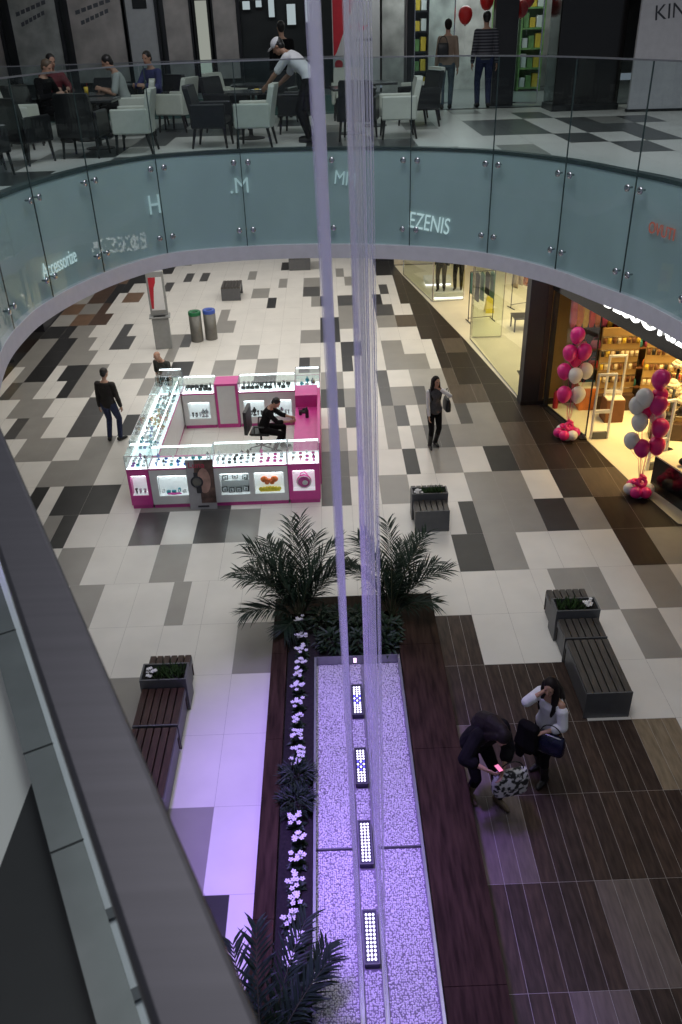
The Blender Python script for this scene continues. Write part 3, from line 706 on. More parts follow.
# ------------------------------------------------------------------ benches with a planter box
def bench(label, loc, rz, w, runs, py0, py1, wood, seed, flower_left, front_label=None):
    """runs: (y0,y1) of the slatted seats; planter box between py0 and py1; local origin at the front left corner"""
    t = thing('bench', label, 'bench', loc, rz, 'slatted benches with planter boxes')
    h = .45
    for y0, y1 in runs:
        s = MB(); n = 6; pw = w / n
        for i in range(n): s.box(i * pw + .008, (i + 1) * pw - .008, y0 + .02, y1 - .02, h - .035, h, ch=.004)
        for i in range(n): s.box(i * pw + .008, (i + 1) * pw - .008, y1 - .028, y1 - .002, .06, h - .038, ch=.004)
        s.build('slat_seat', wood, t)
        f = MB(); f.box(0, w, y0, y0 + .02, .0, h - .002); f.box(0, .02, y0 + .02, y1 - .03, h - .12, h - .036); f.box(w - .02, w, y0 + .02, y1 - .03, h - .12, h - .036)
        f.box(.02, w - .02, y0 + .03, y1 - .04, .03, h - .13); f.box(.04, .10, y0 + .05, y0 + .12, 0, .03); f.box(w - .10, w - .04, y1 - .12, y1 - .05, 0, .03)
        f.build('steel_frame', 'bench_steel', t)
    b = MB(); z1 = h + .13; g = .025; x0, x1 = -.02, w + .02
    b.box(x0, x1, py0, py0 + g, .02, z1); b.box(x0, x1, py1 - g, py1, .02, z1); b.box(x0, x0 + g, py0 + g, py1 - g, .02, z1); b.box(x1 - g, x1, py0 + g, py1 - g, .02, z1); b.box(x0 + g, x1 - g, py0 + g, py1 - g, .02, .06)
    pb = b.build('planter_box', 'bench_steel', t)
    s = MB(); s.box(x0 + g, x1 - g, py0 + g, py1 - g, .3, z1 - .07); s.build('soil', 'soil', pb)
    rnd = random.Random(seed); m = MB(); yc = (py0 + py1) / 2; hy = (py1 - py0) / 2 - .05
    gx0, gx1 = (w * .30, w - .05) if flower_left else (.04, w * .66)
    for i in range(150):
        x = rnd.uniform(gx0, gx1); y = yc + rnd.uniform(-hy, hy); a = rnd.uniform(0, 6.28)
        c = Vector((x, y, z1 - .07)); leaf_strip(m, c, c + Vector((math.cos(a) * .07, math.sin(a) * .07, rnd.uniform(.09, .17))), .009, .15)
    m.build('grassy_plant', 'leaf3', pb)
    p = MB(); fx = .11 if flower_left else w - .13
    for i in range(11):
        c = Vector((fx + rnd.uniform(-.07, .07), yc + rnd.uniform(-hy * .7, hy * .7), z1 - .01 + rnd.uniform(-.02, .05)))
        for k in range(5):
            q = 2 * math.pi * k / 5; p.ball(c + Vector((math.cos(q), math.sin(q), .2)) * .018, (.017, .013, .006), 7, 4, mtx=Matrix.Rotation(q, 3, 'Z'))
    p.build('white_flowers', 'petal', pb, True)
    return t
bench('long slatted bench with planter box left of the central planter', (-2.75, 6.66, 0), 0, .60, [(0, 1.18), (1.2, 1.92), (2.3, 2.6)], 1.92, 2.27, 'bench_wood', 1, True)
bench('long slatted bench with planter box on the right edge of the wooden floor', (3.28, 8.15, 0), 0, .62, [(0, 1.13), (1.15, 1.62), (1.97, 2.36)], 1.62, 1.95, 'bench_grey_wood', 2, False)
bench('short slatted bench with planter box behind the central planter near the walking woman', (1.47, 13.02, 0), 0, .64, [(0, .42), (.72, 1.0)], .42, .70, 'bench_grey_wood', 3, True)
for (x, y, w, d, l) in ((-3.66, 28.3, .66, .9, 'small grey block bench standing alone behind the two litter bins'), (-1.45, 32.0, .82, .7, 'grey block bench farthest away, just below the balcony band')):
    t = thing('block_bench', l, 'bench', (x, y, 0)); m = MB(); n = 6
    for i in range(n): m.box(i * w / n + .006, (i + 1) * w / n - .006, .0, d, .42, .46, ch=.004)
    m.build('slat_seat', 'bench_grey_wood', t); m = MB(); m.box(0, w, 0, .025, 0, .42); m.box(0, w, d - .025, d, 0, .42); m.box(0, .025, .025, d - .025, 0.05, .42); m.box(w - .025, w, .025, d - .025, .3, .42); m.build('steel_frame', 'bench_steel', t)

# ------------------------------------------------------------------ bins and information pillar
for x, y, c, l in ((-3.99, 24.25, 'green', 'round steel litter bin with a green rim'), (-3.58, 24.4, 'blue', 'round steel litter bin with a blue rim')):
    t = thing('litter_bin', l, 'bin', (x, y, 0), 0, 'litter bins'); m = MB(); m.lathe((0, 0, 0), [(.18, 0), (.185, .02), (.185, .80)], 24); m.build('body', 'bin_steel', t, True)
    m = MB(); prof = [(.186, .80), (.19, .81), (.19, .90), (.175, .915), (.10, .90), (.085, .86)]; m.lathe((0, 0, 0), prof, 24, caps=False); m.build('rim', c, t, True)
    m = MB(); m.lathe((0, 0, 0), [(.09, .855), (.09, .865)], 20); m.build('opening', 'black', t)
t = thing('information_pillar', 'grey information pillar with a red and white poster panel and shelf', 'information pillar', (-4.92, 23.75, 0), R(8))
m = MB(); m.box(-.24, .24, -.14, .14, 0, .95, ch=.01); m.build('base', 'grey', t)
m = MB(); m.box(-.30, .30, -.24, .18, .95, .99, ch=.01); m.build('shelf', 'grey', t)
m = MB(); m.box(-.25, .25, -.06, .14, .99, 2.25, ch=.01); m.build('panel', 'grey', t)
m = MB(); m.box(-.19, .19, -.068, -.061, 1.15, 2.1); pp = m.build('poster', 'white', t)
m = MB(); m.add([(-.19, -.071, 1.2), (-.13, -.071, 1.2), (-.06, -.071, 1.8), (.0, -.071, 1.95), (.02, -.071, 2.1), (-.19, -.071, 2.1)], [(0, 1, 2, 3, 4, 5)]); m.build('red_stripe', 'red', pp)
m = MB(); m.box(-.17, .17, -.2, -.08, .991, 1.01); m.build('tray', 'black', t)

# ------------------------------------------------------------------ the sales kiosk
def counter(label, loc, rz, w, d, body, wins, case_h=.34, case_d=None, ledge='pink', case=True, back_low=False):
    """front faces local -y, origin at the front left bottom corner; wins = list of (x0,x1,z0,z1)"""
    t = thing('display_counter', label, 'display counter', loc, rz, 'units of the pink and white kiosk')
    p = MB(); p.box(.015, w - .015, .02, d - .015, 0, .085); p.build('plinth', 'plinth_pink', t)
    b = MB(); zt = .855
    if wins:
        xs = sorted(wins); b.box(0, w, .16, d, .085, zt); z0 = xs[0][2]; z1 = xs[0][3]
        b.box(0, w, 0, .16, .085, z0); b.box(0, w, 0, .16, z1, zt)
        e = [0] + [q for x in xs for q in x[:2]] + [w]
        for i in range(0, len(e), 2): b.box(e[i], e[i + 1], 0, .16, z0, z1)
    else: b.box(0, w, 0, d, .085, zt)
    b.build('body', body, t)
    for x0, x1, z0, z1 in wins:
        q = MB(); q.box(x0, x1, .152, .159, z0, z1); q.box(x0, x1, .012, .152, z0, z0 + .006); n = q.build('display_niche', 'lit_niche', t)
        q = MB(); q.box(x0 + .02, x1 - .02, .02, .035, z1 - .018, z1 - .004); q.box(x0 + .02, x1 - .02, .09, .10, z1 - .018, z1 - .004); q.build('led_strip', 'case_light', n)
        q = MB(); q.box(x0, x1, .003, .007, z0, z1); q.build('pane', 'case_glass', n)
    q = MB(); q.box(-.004, w + .004, -.004, d + .004, zt, zt + .03); q.build('ledge', ledge, t)
    if case:
        cd = case_d or d; zb = zt + .03; case_h *= .8; z1 = zb + case_h; g = .006; q = MB()
        q.box(0, w, 0, g, zb, z1); q.box(0, w, cd - g, cd, zb, z1); q.box(0, g, g, cd - g, zb, z1); q.box(w - g, w, g, cd - g, zb, z1); q.box(0, w, 0, cd, z1, z1 + g)
        if case_h > .3: q.box(g, w - g, cd * .45, cd - g, zb + case_h * .5, zb + case_h * .5 + .005)
        c = q.build('glass_case', 'case_glass', t)
        q = MB(); q.box(.02, w - .02, .02, .03, zb + .001, zb + .014); q.box(.02, w - .02, cd - .035, cd - .025, z1 - .016, z1 - .004); q.build('led_strip', 'case_light', c)
        q = MB(); q.box(.01, w - .01, .01, cd - .01, zb, zb + .004); q.build('display_base', 'lit_base', c)
        q = MB()
        for x in (0, w):
            for y in (0, cd): q.box(x - .005, x + .005, y - .005, y + .005, zb, z1 + .008)
        q.box(-.004, w + .004, -.004, .004, z1, z1 + .009); q.box(-.004, w + .004, cd - .004, cd + .004, z1, z1 + .009)
        q.build('frame_edge', 'chrome', c)
    return t
KY = 14.25; CZ = .815
counter('pink front left corner unit of the kiosk with a small lit window', (-4.03, KY, 0), 0, .42, .55, 'pink', [(.05, .36, .30, .74)], .36)
counter('white kiosk counter left of the watch poster with one lit window', (-3.60, KY, 0), 0, 1.22, .55, 'white', [(.14, .72, .27, .72)], .30, .5)
counter('white kiosk counter right of the watch poster with two lit windows', (-2.37, KY, 0), 0, 1.46, .55, 'white', [(.13, .70, .25, .72), (.80, 1.38, .25, .72)], .32)
counter('pink front right corner unit of the kiosk with a pink display window', (-.90, KY, 0), 0, .62, .55, 'pink', [(.08, .52, .28, .74)], .32)
counter('long brightly lit glass counter along the left side of the kiosk', (-4.03, 17.92, 0), R(-90), 3.10, .53, 'white', [], .42)
counter('kiosk back counter left of the pink panel cabinet', (-3.48, 17.95, 0), 0, .76, .5, 'white', [(.12, .62, .25, .66)], .30)
counter('kiosk back counter behind the seated clerk with two lit niches', (-2.16, 17.95, 0), 0, 1.32, .5, 'white', [(.10, .58, .25, .66), (.74, 1.22, .25, .66)], .30)
counter('back left corner unit of the kiosk under a tall glass box', (-4.03, 17.95, 0), 0, .53, .5, 'white', [], .55)
counter('back right corner unit of the kiosk under a tall glass box', (-.82, 17.95, 0), 0, .56, .5, 'pink', [], .46)
t = thing('cabinet', 'pink framed white panel cabinet in the middle of the kiosk back', 'cabinet', (-2.71, 17.95, 0))
m = MB(); m.box(0, .54, 0, .5, 0, 1.10, ch=.006); m.build('body', 'pink', t)
m = MB(); m.box(.06, .48, -.012, -.001, .10, 1.05, ch=.004); m.build('door', 'white', t)
t = thing('sales_desk', 'pink cashier desk on the right side of the kiosk', 'desk', (-.82, 15.02, 0))
m = MB(); m.box(.50, .56, 0, 2.9, 0, .95); m.box(0, .50, 2.3, 2.9, 0, 1.02); m.build('side_panel', 'pink', t)
m = MB(); m.box(0, .50, .0, 2.3, .70, .735, ch=.005); m.build('worktop', 'pink', t)
m = MB(); m.box(.02, .50, .02, .06, 0, .70); m.box(.02, .06, 1.0, 1.05, 0, .70); m.box(.40, .5, .06, 2.3, 0.3, .34); m.build('leg_panel', 'pink', t)
def torus(m, c, r, q, n=12, k=6, mi=0, mtx=None):
    vs = []; fs = []
    for i in range(n):
        a = 2 * math.pi * i / n
        for j in range(k):
            b = 2 * math.pi * j / k; v = Vector(((r + q * math.cos(b)) * math.cos(a), (r + q * math.cos(b)) * math.sin(a), q * math.sin(b)))
            vs.append((mtx @ v if mtx is not None else v) + Vector(c))
    for i in range(n):
        for j in range(k):
            fs.append((i * k + j, ((i + 1) % n) * k + j, ((i + 1) % n) * k + (j + 1) % k, i * k + (j + 1) % k))
    m.add(vs, fs, mi); return m
TRC = {'black': 'black', 'silver': 'chrome', 'teal': mat('trinket_teal', (.03, .30, .36), .3), 'violet': mat('trinket_violet', (.30, .06, .42), .3), 'gold': mat('trinket_gold', (.55, .36, .10), .3, .6), 'red': 'red', 'blue': mat('trinket_blue', (.03, .12, .5), .3), 'pink': 'pink', 'white': 'white'}
for k in list(TRC):
    if not isinstance(TRC[k], str): M['tr_' + k] = TRC[k]; TRC[k] = 'tr_' + k
TP = {}
def trinket(kind, col):
    key = (kind, col)
    if key not in TP:
        m = MB(); r = bpy.data.objects.new(kind, None)
        if kind == 'wristwatch':
            torus(m, (0, 0, .034), .028, .008, 14, 5, mtx=Matrix.Rotation(R(90), 3, 'Y')); m.lathe((0, 0, .06), [(.019, 0), (.019, .012), (.014, .014)], 12)
        elif kind == 'bracelet': torus(m, (0, 0, .008), .03, .008, 14, 5); torus(m, (0, 0, .02), .027, .006, 14, 5)
        elif kind == 'jewellery_bust':
            m.lathe((0, 0, 0), [(.03, 0), (.03, .008), (.010, .014), (.012, .04), (.03, .06), (.034, .09), (.014, .115), (.012, .135)], 12)
        else: m.box(-.03, .03, -.022, .022, 0, .04, ch=.003); m.box(-.032, .032, -.006, .006, 0, .042); m.box(-.006, .006, -.024, .024, 0, .042)
        TP[key] = m
    return TP[key]
TM = {}
def put_trinket(kind, col, loc, rz, label, group, sc=1.0):
    key = (kind, col)
    if key not in TM:
        o = trinket(kind, col).build(kind, TRC[col], None, True); TM[key] = o
    else:
        o = TM[key].copy(); COL.objects.link(o)
    o.location = loc; o.rotation_euler = (0, 0, rz); o.scale = (sc,) * 3
    return tag(o, label, {'wristwatch': 'watch', 'bracelet': 'bracelet', 'jewellery_bust': 'jewellery stand', 'gift_box': 'gift box'}[kind], group)
rk = random.Random(21)
def scatter(kindset, cols, x0, x1, y0, y1, z, nx, ny, where, sc=1.0):
    for i in range(nx):
        for j in range(ny):
            k = rk.choice(kindset); c = rk.choice(cols)
            x = x0 + (x1 - x0) * (i + .5) / nx + rk.uniform(-.01, .01); y = y0 + (y1 - y0) * (j + .5) / ny + rk.uniform(-.01, .01)
            put_trinket(k, c, (x, y, z), rk.uniform(-.5, .5), '%s %s among the wares %s' % (c, k.replace('_', ' '), where), '%s %ss %s' % (c, k.replace('_', ' '), where), sc)
A4 = ['wristwatch', 'bracelet', 'jewellery_bust', 'gift_box']
zc = .8895
scatter(A4, ['silver', 'violet', 'teal'], -3.98, -3.66, KY + .08, KY + .5, zc, 3, 4, 'in the front left corner case')
scatter(A4, ['blue', 'teal', 'silver', 'white'], -3.52, -2.42, KY + .05, KY + .46, zc, 8, 3, 'in the case left of the poster')
scatter(A4, ['silver', 'black', 'white'], -2.32, -1.52, KY + .06, KY + .5, zc, 7, 3, 'in the case right of the poster')
scatter(A4, ['pink', 'silver', 'pink'], -1.48, -.96, KY + .06, KY + .5, zc, 4, 3, 'at the right end of the front case')
scatter(A4, ['pink', 'white', 'red'], -.85, -.33, KY + .06, KY + .5, zc, 4, 3, 'in the front right corner case')
scatter(A4, ['blue', 'silver', 'teal', 'white'], -3.97, -3.56, 15.1, 16.0, zc, 4, 8, 'in the near third of the long left case')
scatter(A4, ['red', 'gold', 'teal', 'silver'], -3.97, -3.56, 16.0, 16.9, zc, 4, 8, 'in the middle of the long left case')
scatter(A4, ['teal', 'silver', 'black'], -3.97, -3.56, 16.9, 17.85, zc, 4, 8, 'in the far third of the long left case')
scatter(['wristwatch', 'gift_box'], ['black'], -3.42, -2.8, 18.05, 18.4, zc, 6, 2, 'in the back left case', 1.5)
scatter(['wristwatch', 'gift_box'], ['black'], -2.1, -.95, 18.05, 18.4, zc, 11, 2, 'in the back right case', 1.5)
scatter(A4, ['silver', 'white'], -3.95, -3.58, 18.05, 18.35, zc, 3, 3, 'in the tall back left glass box', 1.4)
scatter(A4, ['silver', 'teal'], -.75, -.35, 18.05, 18.35, zc, 3, 3, 'in the tall back right glass box', 1.4)
scatter(['wristwatch'], ['black', 'silver'], -3.95, -3.7, KY + .04, KY + .12, .31, 3, 1, 'in the lit window of the front left corner', 1.5)
scatter(['gift_box', 'wristwatch'], ['white', 'teal'], -3.44, -2.92, KY + .09, KY + .14, .28, 5, 1, 'in the lit window left of the poster', 1.3)
scatter(['jewellery_bust', 'wristwatch'], ['black', 'silver'], -3.32, -2.92, 18.0, 18.08, .26, 5, 1, 'in the back left niche', 1.5)
scatter(['jewellery_bust', 'wristwatch'], ['black'], -2.02, -1.62, 18.0, 18.08, .26, 5, 1, 'in the back niche left of the clerk', 1.5)
scatter(['jewellery_bust', 'wristwatch'], ['silver', 'black'], -1.38, -.98, 18.0, 18.08, .26, 5, 1, 'in the back niche right of the clerk', 1.5)
# watch boxes fanned out in the left window of the right hand counter
def wb(loc, rz, tilt, label):
    t = thing('watch_box', label, 'watch box', loc, rz, 'open watch boxes in the lit window'); m = MB(); m.box(-.055, .055, 0, .03, 0, .10, ch=.003); m.xf(Matrix.Rotation(tilt, 4, 'X')); m.build('case', 'black', t)
    m = MB(); m.box(-.040, .040, -.003, 0, .012, .088); m.xf(Matrix.Rotation(tilt, 4, 'X')); m.build('cushion', 'white', t)
    m = MB(); m.ball((0, -.006, .05), (.018, .006, .018), 10, 6); m.box(-.008, .008, -.006, -.003, .02, .08); m.xf(Matrix.Rotation(tilt, 4, 'X')); m.build('watch', 'chrome', t)
lb = ['upper left', 'upper middle', 'upper right', 'lower left', 'lower middle left', 'lower middle', 'lower right']
for k, (dx, z, rz, dy) in enumerate(((-.19, .53, .25, .11), (0, .56, 0, .11), (.19, .53, -.25, .11), (-.21, .30, .35, .06), (-.08, .28, .1, .05), (.06, .28, -.1, .05), (.20, .30, -.35, .06))):
    wb((-1.955 + dx, KY + dy - .01, z if z < .4 else z), rz, -.25, 'open black watch box, %s of those fanned out in the lit window' % lb[k])
t = thing('display_shelf', 'narrow white step carrying the upper watch boxes in the lit window', 'shelf', (-1.955, KY + .09, .255)); m = MB(); m.box(-.27, .27, 0, .055, 0, .27, ch=.004); m.build('step', 'white', t)
my = mat('yellow_plush', (.80, .62, .02), .7); M['yellow'] = my; M['orange'] = mat('orange_plush', (.80, .16, .03), .7)
t = thing('bow_ornament', 'orange bow over a yellow scalloped stand in the right window of the right counter', 'ornament', (-1.28, KY + .085, .258))
m = MB(); 
for i in range(7): m.ball((-.18 + .06 * i, 0, .07 - abs(i - 3) * .006), (.045, .03, .045), 10, 6)
m.box(-.2, .2, -.02, .03, 0, .05, ch=.01); m.build('stand', 'yellow', t, True)
m = MB(); m.ball((-.10, 0, .27), (.075, .03, .07), 12, 7); m.ball((.10, 0, .27), (.075, .03, .07), 12, 7); m.ball((0, -.005, .25), (.04, .03, .04), 10, 6); m.ball((-.05, 0, .19), (.05, .025, .04), 10, 6); m.ball((.05, 0, .19), (.05, .025, .04), 10, 6); m.build('bow', 'orange', t, True)
t = thing('toy_bag', 'round pink bag with a striped flap in the front right corner window', 'bag', (-.60, KY + .085, .29))
m = MB(); m.ball((0, 0, .16), (.15, .04, .16), 18, 9); m.build('body', 'pink', t, True)
m = MB(); torus(m, (0, -.03, .16), .13, .012, 20, 6, mtx=Matrix.Rotation(R(90), 3, 'X')); m.ball((.02, -.035, .15), (.06, .015, .055), 12, 6); m.build('trim', 'balloon_white', t, True)
m = MB(); torus(m, (0, 0, .30), .07, .010, 16, 5, mtx=Matrix.Rotation(R(90), 3, 'X')); m.build('handle', 'pink', t, True)
t = thing('gift_cloth', 'pink patterned cloth lying in the lit window left of the poster', 'cloth', (-3.17, KY + .055, .2785)); m = MB(); m.prism([(-.14, .0), (0, -.03), (.14, .0), (.10, .035), (-.10, .035)], 0, .02); m.build('cloth', 'pink', t)
for nm, x, y, l, s in (('desk_item', -.62, 17.05, 'black card terminal lying on the pink cashier desk', 0), ('desk_item', -.55, 16.75, 'black bottle standing on the pink cashier desk', 1), ('desk_item', -.70, 16.9, 'dark pen pot on the pink cashier desk', 2)):
    t = thing(['card_terminal', 'bottle', 'pen_pot'][s], l, ['card terminal', 'bottle', 'pen pot'][s], (x, y, .736)); m = MB()
    if s == 0: m.box(-.05, .05, -.1, .1, 0, .04, ch=.008); m.box(-.04, .04, .02, .09, .04, .06, ch=.005)
    elif s == 1: m.lathe((0, 0, 0), [(.04, 0), (.04, .16), (.016, .20), (.016, .24)], 14)
    else:
        m.lathe((0, 0, 0), [(.035, 0), (.04, .1)], 12)
        for i in range(5): m.tube((.01 * (i - 2), 0, .02), (.02 * (i - 2), .01, .17), .004, .004, 5)
    m.build('body', 'black', t)
# poster board leaning on the kiosk front
def poster():
    t = thing('poster_board', 'leaning watch advertisement board at the front of the kiosk', 'poster board', (-2.60, KY - .10, 0)); tl = Matrix.Rotation(R(-4), 4, 'X')
    M['poster_dark'] = mat('poster_photo', (.12, .07, .06), .4, var=.6, scale=6); M['poster_skin'] = mat('poster_skin', (.42, .25, .21), .4, var=.35, scale=5); M['poster_grey'] = mat('poster_grey', (.36, .35, .37), .4, var=.08)
    m = MB(); m.box(-.265, .265, 0, .02, 0, 1.06); m.xf(tl); m.build('board', 'poster_grey', t)
    m = MB(); m.add([(-.03, -.002, .14), (.262, -.002, .14), (.262, -.002, 1.055), (-.10, -.002, 1.055), (-.13, -.002, .62), (-.03, -.002, .4)], [(0, 1, 2, 3, 4, 5)]); m.xf(tl); ph = m.build('photo', 'poster_dark', t)
    m = MB(); n = 18; m.add([(.06 + .13 * math.cos(2 * math.pi * i / n), -.0035, .62 + .27 * math.sin(2 * math.pi * i / n)) for i in range(n)], [tuple(range(n))]); m.xf(tl); m.build('photo_face', 'poster_skin', ph)
    m = MB(); torus(m, (-.08, -.006, .60), .105, .018, 24, 6, mtx=Matrix.Rotation(R(90), 3, 'X'))
    m.box(-.13, -.05, -.010, -.003, .70, .80); m.box(-.10, .0, -.010, -.003, .36, .50); m.xf(tl); w = m.build('printed_watch', 'text_black', t)
    m = MB(); m.add([(-.08 + .09 * math.cos(2 * math.pi * i / n), -.007, .60 + .09 * math.sin(2 * math.pi * i / n)) for i in range(n)], [tuple(range(n))]); m.xf(tl); m.build('dial', 'bin_steel', w)
    text('lettering', 'Luna', .17, tl @ facing((-.06, -.006, .90), (0, -1, 0)), 'text_red_print', t, .001)
    m = MB(); m.box(-.11, .11, -.006, -.001, .05, .085); m.xf(tl); m.build('caption_bar', 'text_black', t)
poster()

# ------------------------------------------------------------------ balloons
def balloon_shape(m, c, r, mtx=None, mi=0):
    rings = []; n = 16; K = 12
    for j in range(1, K):
        a = math.pi * j / K; z = -math.cos(a); q = math.sin(a) * (1 + .10 * z)
        rings.append([Vector((r * q * math.cos(2 * math.pi * i / n), r * q * math.sin(2 * math.pi * i / n), r * (z * 1.14 if z > 0 else z * 1.28))) for i in range(n)])
    if mtx is not None: rings = [[mtx @ v for v in q] for q in rings]
    c = Vector(c); m.loft([[v + c for v in q] for q in rings], mi)
    k = Vector((0, 0, -1.30 * r)); k = mtx @ k if mtx is not None else k
    m.ball(c + k, (.016, .016, .014), 8, 4, mi); return m
def bouquet(label, loc, bl, base_seed):
    t = thing('balloon_bouquet', label, 'balloons', loc, 0, 'balloon bouquets at the shop entrance'); rnd = random.Random(base_seed)
    rb = MB()
    for dx, dy, z, c, r in bl:
        mt = Matrix.Rotation(rnd.uniform(-.12, .12), 3, 'X') @ Matrix.Rotation(rnd.uniform(-.15, .15), 3, 'Y')
        balloon_shape(MB(), (0, 0, 0), r)
        m = MB(); balloon_shape(m, (dx, dy, z), r, mt); m.build('balloon', {'p': 'balloon_pink', 'm': 'balloon_magenta', 'w': 'balloon_white'}[c], t, True)
        rb.path([(dx, dy, z - 1.28 * r), (dx * .35, dy * .35, .8), (dx * .08, dy * .08, .3)], .003, 4)
    rb.build('ribbon', 'balloon_pink', t)
    for k in range(6):
        a = 2 * math.pi * k / 6 + base_seed; m = MB(); balloon_shape(m, (.17 * math.cos(a), .17 * math.sin(a), .155), .115, Matrix.Rotation(a, 3, 'Z') @ Matrix.Rotation(R(75), 3, 'Y')); m.build('base_balloon', ['balloon_pink', 'balloon_white', 'balloon_magenta'][k % 3], t, True)
    m = MB(); torus(m, (.02, -.04, .33), .075, .038, 16, 8, mtx=Matrix.Rotation(R(50), 3, 'X')); torus(m, (-.06, .05, .30), .07, .036, 16, 8); torus(m, (.07, .05, .40), .05, .030, 14, 8, mtx=Matrix.Rotation(R(30), 3, 'Y')); m.build('twisted_balloon', 'balloon_pink', t, True)
    m = MB(); m.lathe((0, 0, 0), [(.11, 0), (.11, .03), (.02, .05), (.02, .3)], 14); m.build('weight', 'white', t)
bouquet('pink and white balloon bouquet beside the shop window near the dark pillar', (5.26, 16.72, 0),
        [(-.03, 0, 2.42, 'm', .155), (-.14, .02, 2.03, 'm', .155), (.15, -.02, 2.06, 'm', .16), (.05, .16, 1.82, 'p', .14), (-.20, .06, 1.60, 'm', .155), (.00, -.10, 1.56, 'w', .15), (.26, .05, 1.60, 'w', .155), (-.17, -.02, 1.10, 'm', .16), (.14, .0, 1.07, 'w', .16)], 1)
bouquet('pink and white balloon bouquet at the shop entrance beside the black display table', (6.0, 14.08, 0),
        [(.04, 0, 2.46, 'm', .165), (-.20, .0, 2.10, 'w', .16), (-.30, .04, 1.94, 'w', .15), (.10, .05, 2.10, 'p', .15), (.05, -.08, 1.98, 'm', .165), (-.10, .14, 1.74, 'p', .14), (-.22, -.02, 1.62, 'w', .155), (.16, .14, 1.66, 'w', .15), (.17, -.06, 1.50, 'm', .165), (-.30, .02, 1.22, 'w', .145), (-.12, -.08, 1.10, 'm', .155), (.18, -.04, 1.12, 'p', .16)], 2)

# ------------------------------------------------------------------ ground floor shop fronts
def wall_seg(name, a, b, z0, z1, th, m_):
    a = Vector(a); b = Vector(b); d = (b - a).normalized(); n = Vector((d.y, -d.x)) * th
    m = MB(); m.prism([tuple(a), tuple(b), tuple(b + n), tuple(a + n)], z0, z1); return struct(m.build(name, m_))
m = MB(); m.prism([(2.62, 32.2), (2.80, 30.87), (4.02, 23.5), (4.66, 18.95), (9.6, 19.4), (9.6, 32.2)], 0.0, .012); struct(m.build('floor_clothes_shop', 'cream_floor'))
m = MB(); m.prism([(5.22, 18.62), (5.70, 16.62), (6.05, 14.6), (6.40, 13.0), (9.6, 11.5), (9.6, 19.0)], 0.0, .012); struct(m.build('floor_accessory_shop', 'cream_floor'))
wall_seg('wall_clothes_shop_back', (9.6, 19.4), (9.6, 32.4), 0, 4.0, .15, 'cream')
wall_seg('wall_clothes_shop_far', (9.6, 32.4), (2.62, 32.4), 0, 4.0, .15, 'cream')
wall_seg('wall_shop_partition', (5.05, 19.15), (9.6, 19.15), 0, 4.0, .12, 'gold_wall')
wall_seg('wall_accessory_shop_back', (9.6, 11.0), (9.6, 19.1), 0, 4.0, .15, 'gold_wall')
m = MB(); m.prism([(2.45, 34), (2.62, 32.2), (4.8, 18.6), (5.4, 18.4), (6.7, 12.4), (9.8, 11.0), (9.8, 34)], 3.98, 4.1); struct(m.build('ceiling_shops', 'slab'))
wall_seg('wall_left', (-9.9, 40), (-9.9, 15), 0, 4.6, -.2, 'upper_dark')
wall_seg('wall_back', (-10, 40), (12, 40), 0, 4.6, -.2, 'slab')
m = MB(); m.box(1.9, 2.6, 33.0, 33.3, 0, 4.6); struct(m.build('wall_dark_return', 'column'))
m = MB(); m.box(-9.9, -9.0, 25.6, 31, 0, 4.6); struct(m.build('wall_left_shop', 'column'))
# dark pillar between the two shops
t = thing('pillar', 'tall dark clad pillar between the two lit shop fronts', 'pillar', (4.90, 18.78, 0)); m = MB(); m.box(-.26, .16, -.12, .28, 0, 4.6, ch=.01); m.build('cladding', 'column', t); m = MB(); m.box(.162, .27, -.118, .28, 0, 4.6); m.build('side_cladding', 'column_brown', t)
m = MB(); m.box(-.27, .28, -.13, .29, 0, .10); m.build('base_plate', 'black', t)
# clothes shop glazing
def glaze(name, a, b, z0, z1, gm='shop_glass', fr='chrome', label=None):
    a = Vector(a); b = Vector(b); d = (b - a).normalized(); n = Vector((-d.y, d.x)) * .006
    t = bpy.data.objects.new(name, None); COL.objects.link(t); t['kind'] = 'structure'
    m = MB(); m.prism([tuple(a - n), tuple(b - n), tuple(b + n), tuple(a + n)], z0, z1); m.build('pane', gm, t)
    n2 = n * 2.2; f = MB()
    for p in (a, b): q = d * .012; f.prism([tuple(p - n2 - q), tuple(p - n2 + q), tuple(p + n2 + q), tuple(p + n2 - q)], z0, z1)
    f.prism([tuple(a - n2), tuple(b - n2), tuple(b + n2), tuple(a + n2)], z0 - .03, z0); f.build('window_frame', fr, t)
    return t
glaze('window_1', (2.84, 30.85), (3.50, 27.35), .045, 3.9)
glaze('window_2', (3.52, 27.33), (4.55, 27.45), .045, 3.9)
glaze('window_3', (4.22, 23.62), (5.1, 23.62), .045, 3.9)
glaze('window_4', (4.16, 23.5), (4.68, 19.0), .045, 3.9)
glaze('window_5', (5.24, 18.50), (5.69, 16.72), .06, 3.2, 'shop_glass', 'black')
m = MB(); m.prism([(5.10, 18.62), (5.56, 16.62), (5.70, 16.62), (5.24, 18.62)], 0, .03); struct(m.build('trim_6', 'black'))
m = MB(); m.box(5.17, 5.26, 18.46, 18.62, 0, 3.3); struct(m.build('trim_7', 'black'))
m = MB(); m.box(5.62, 5.69, 16.62, 16.72, .03, .10) ; struct(m.build('trim_8', 'chrome'))
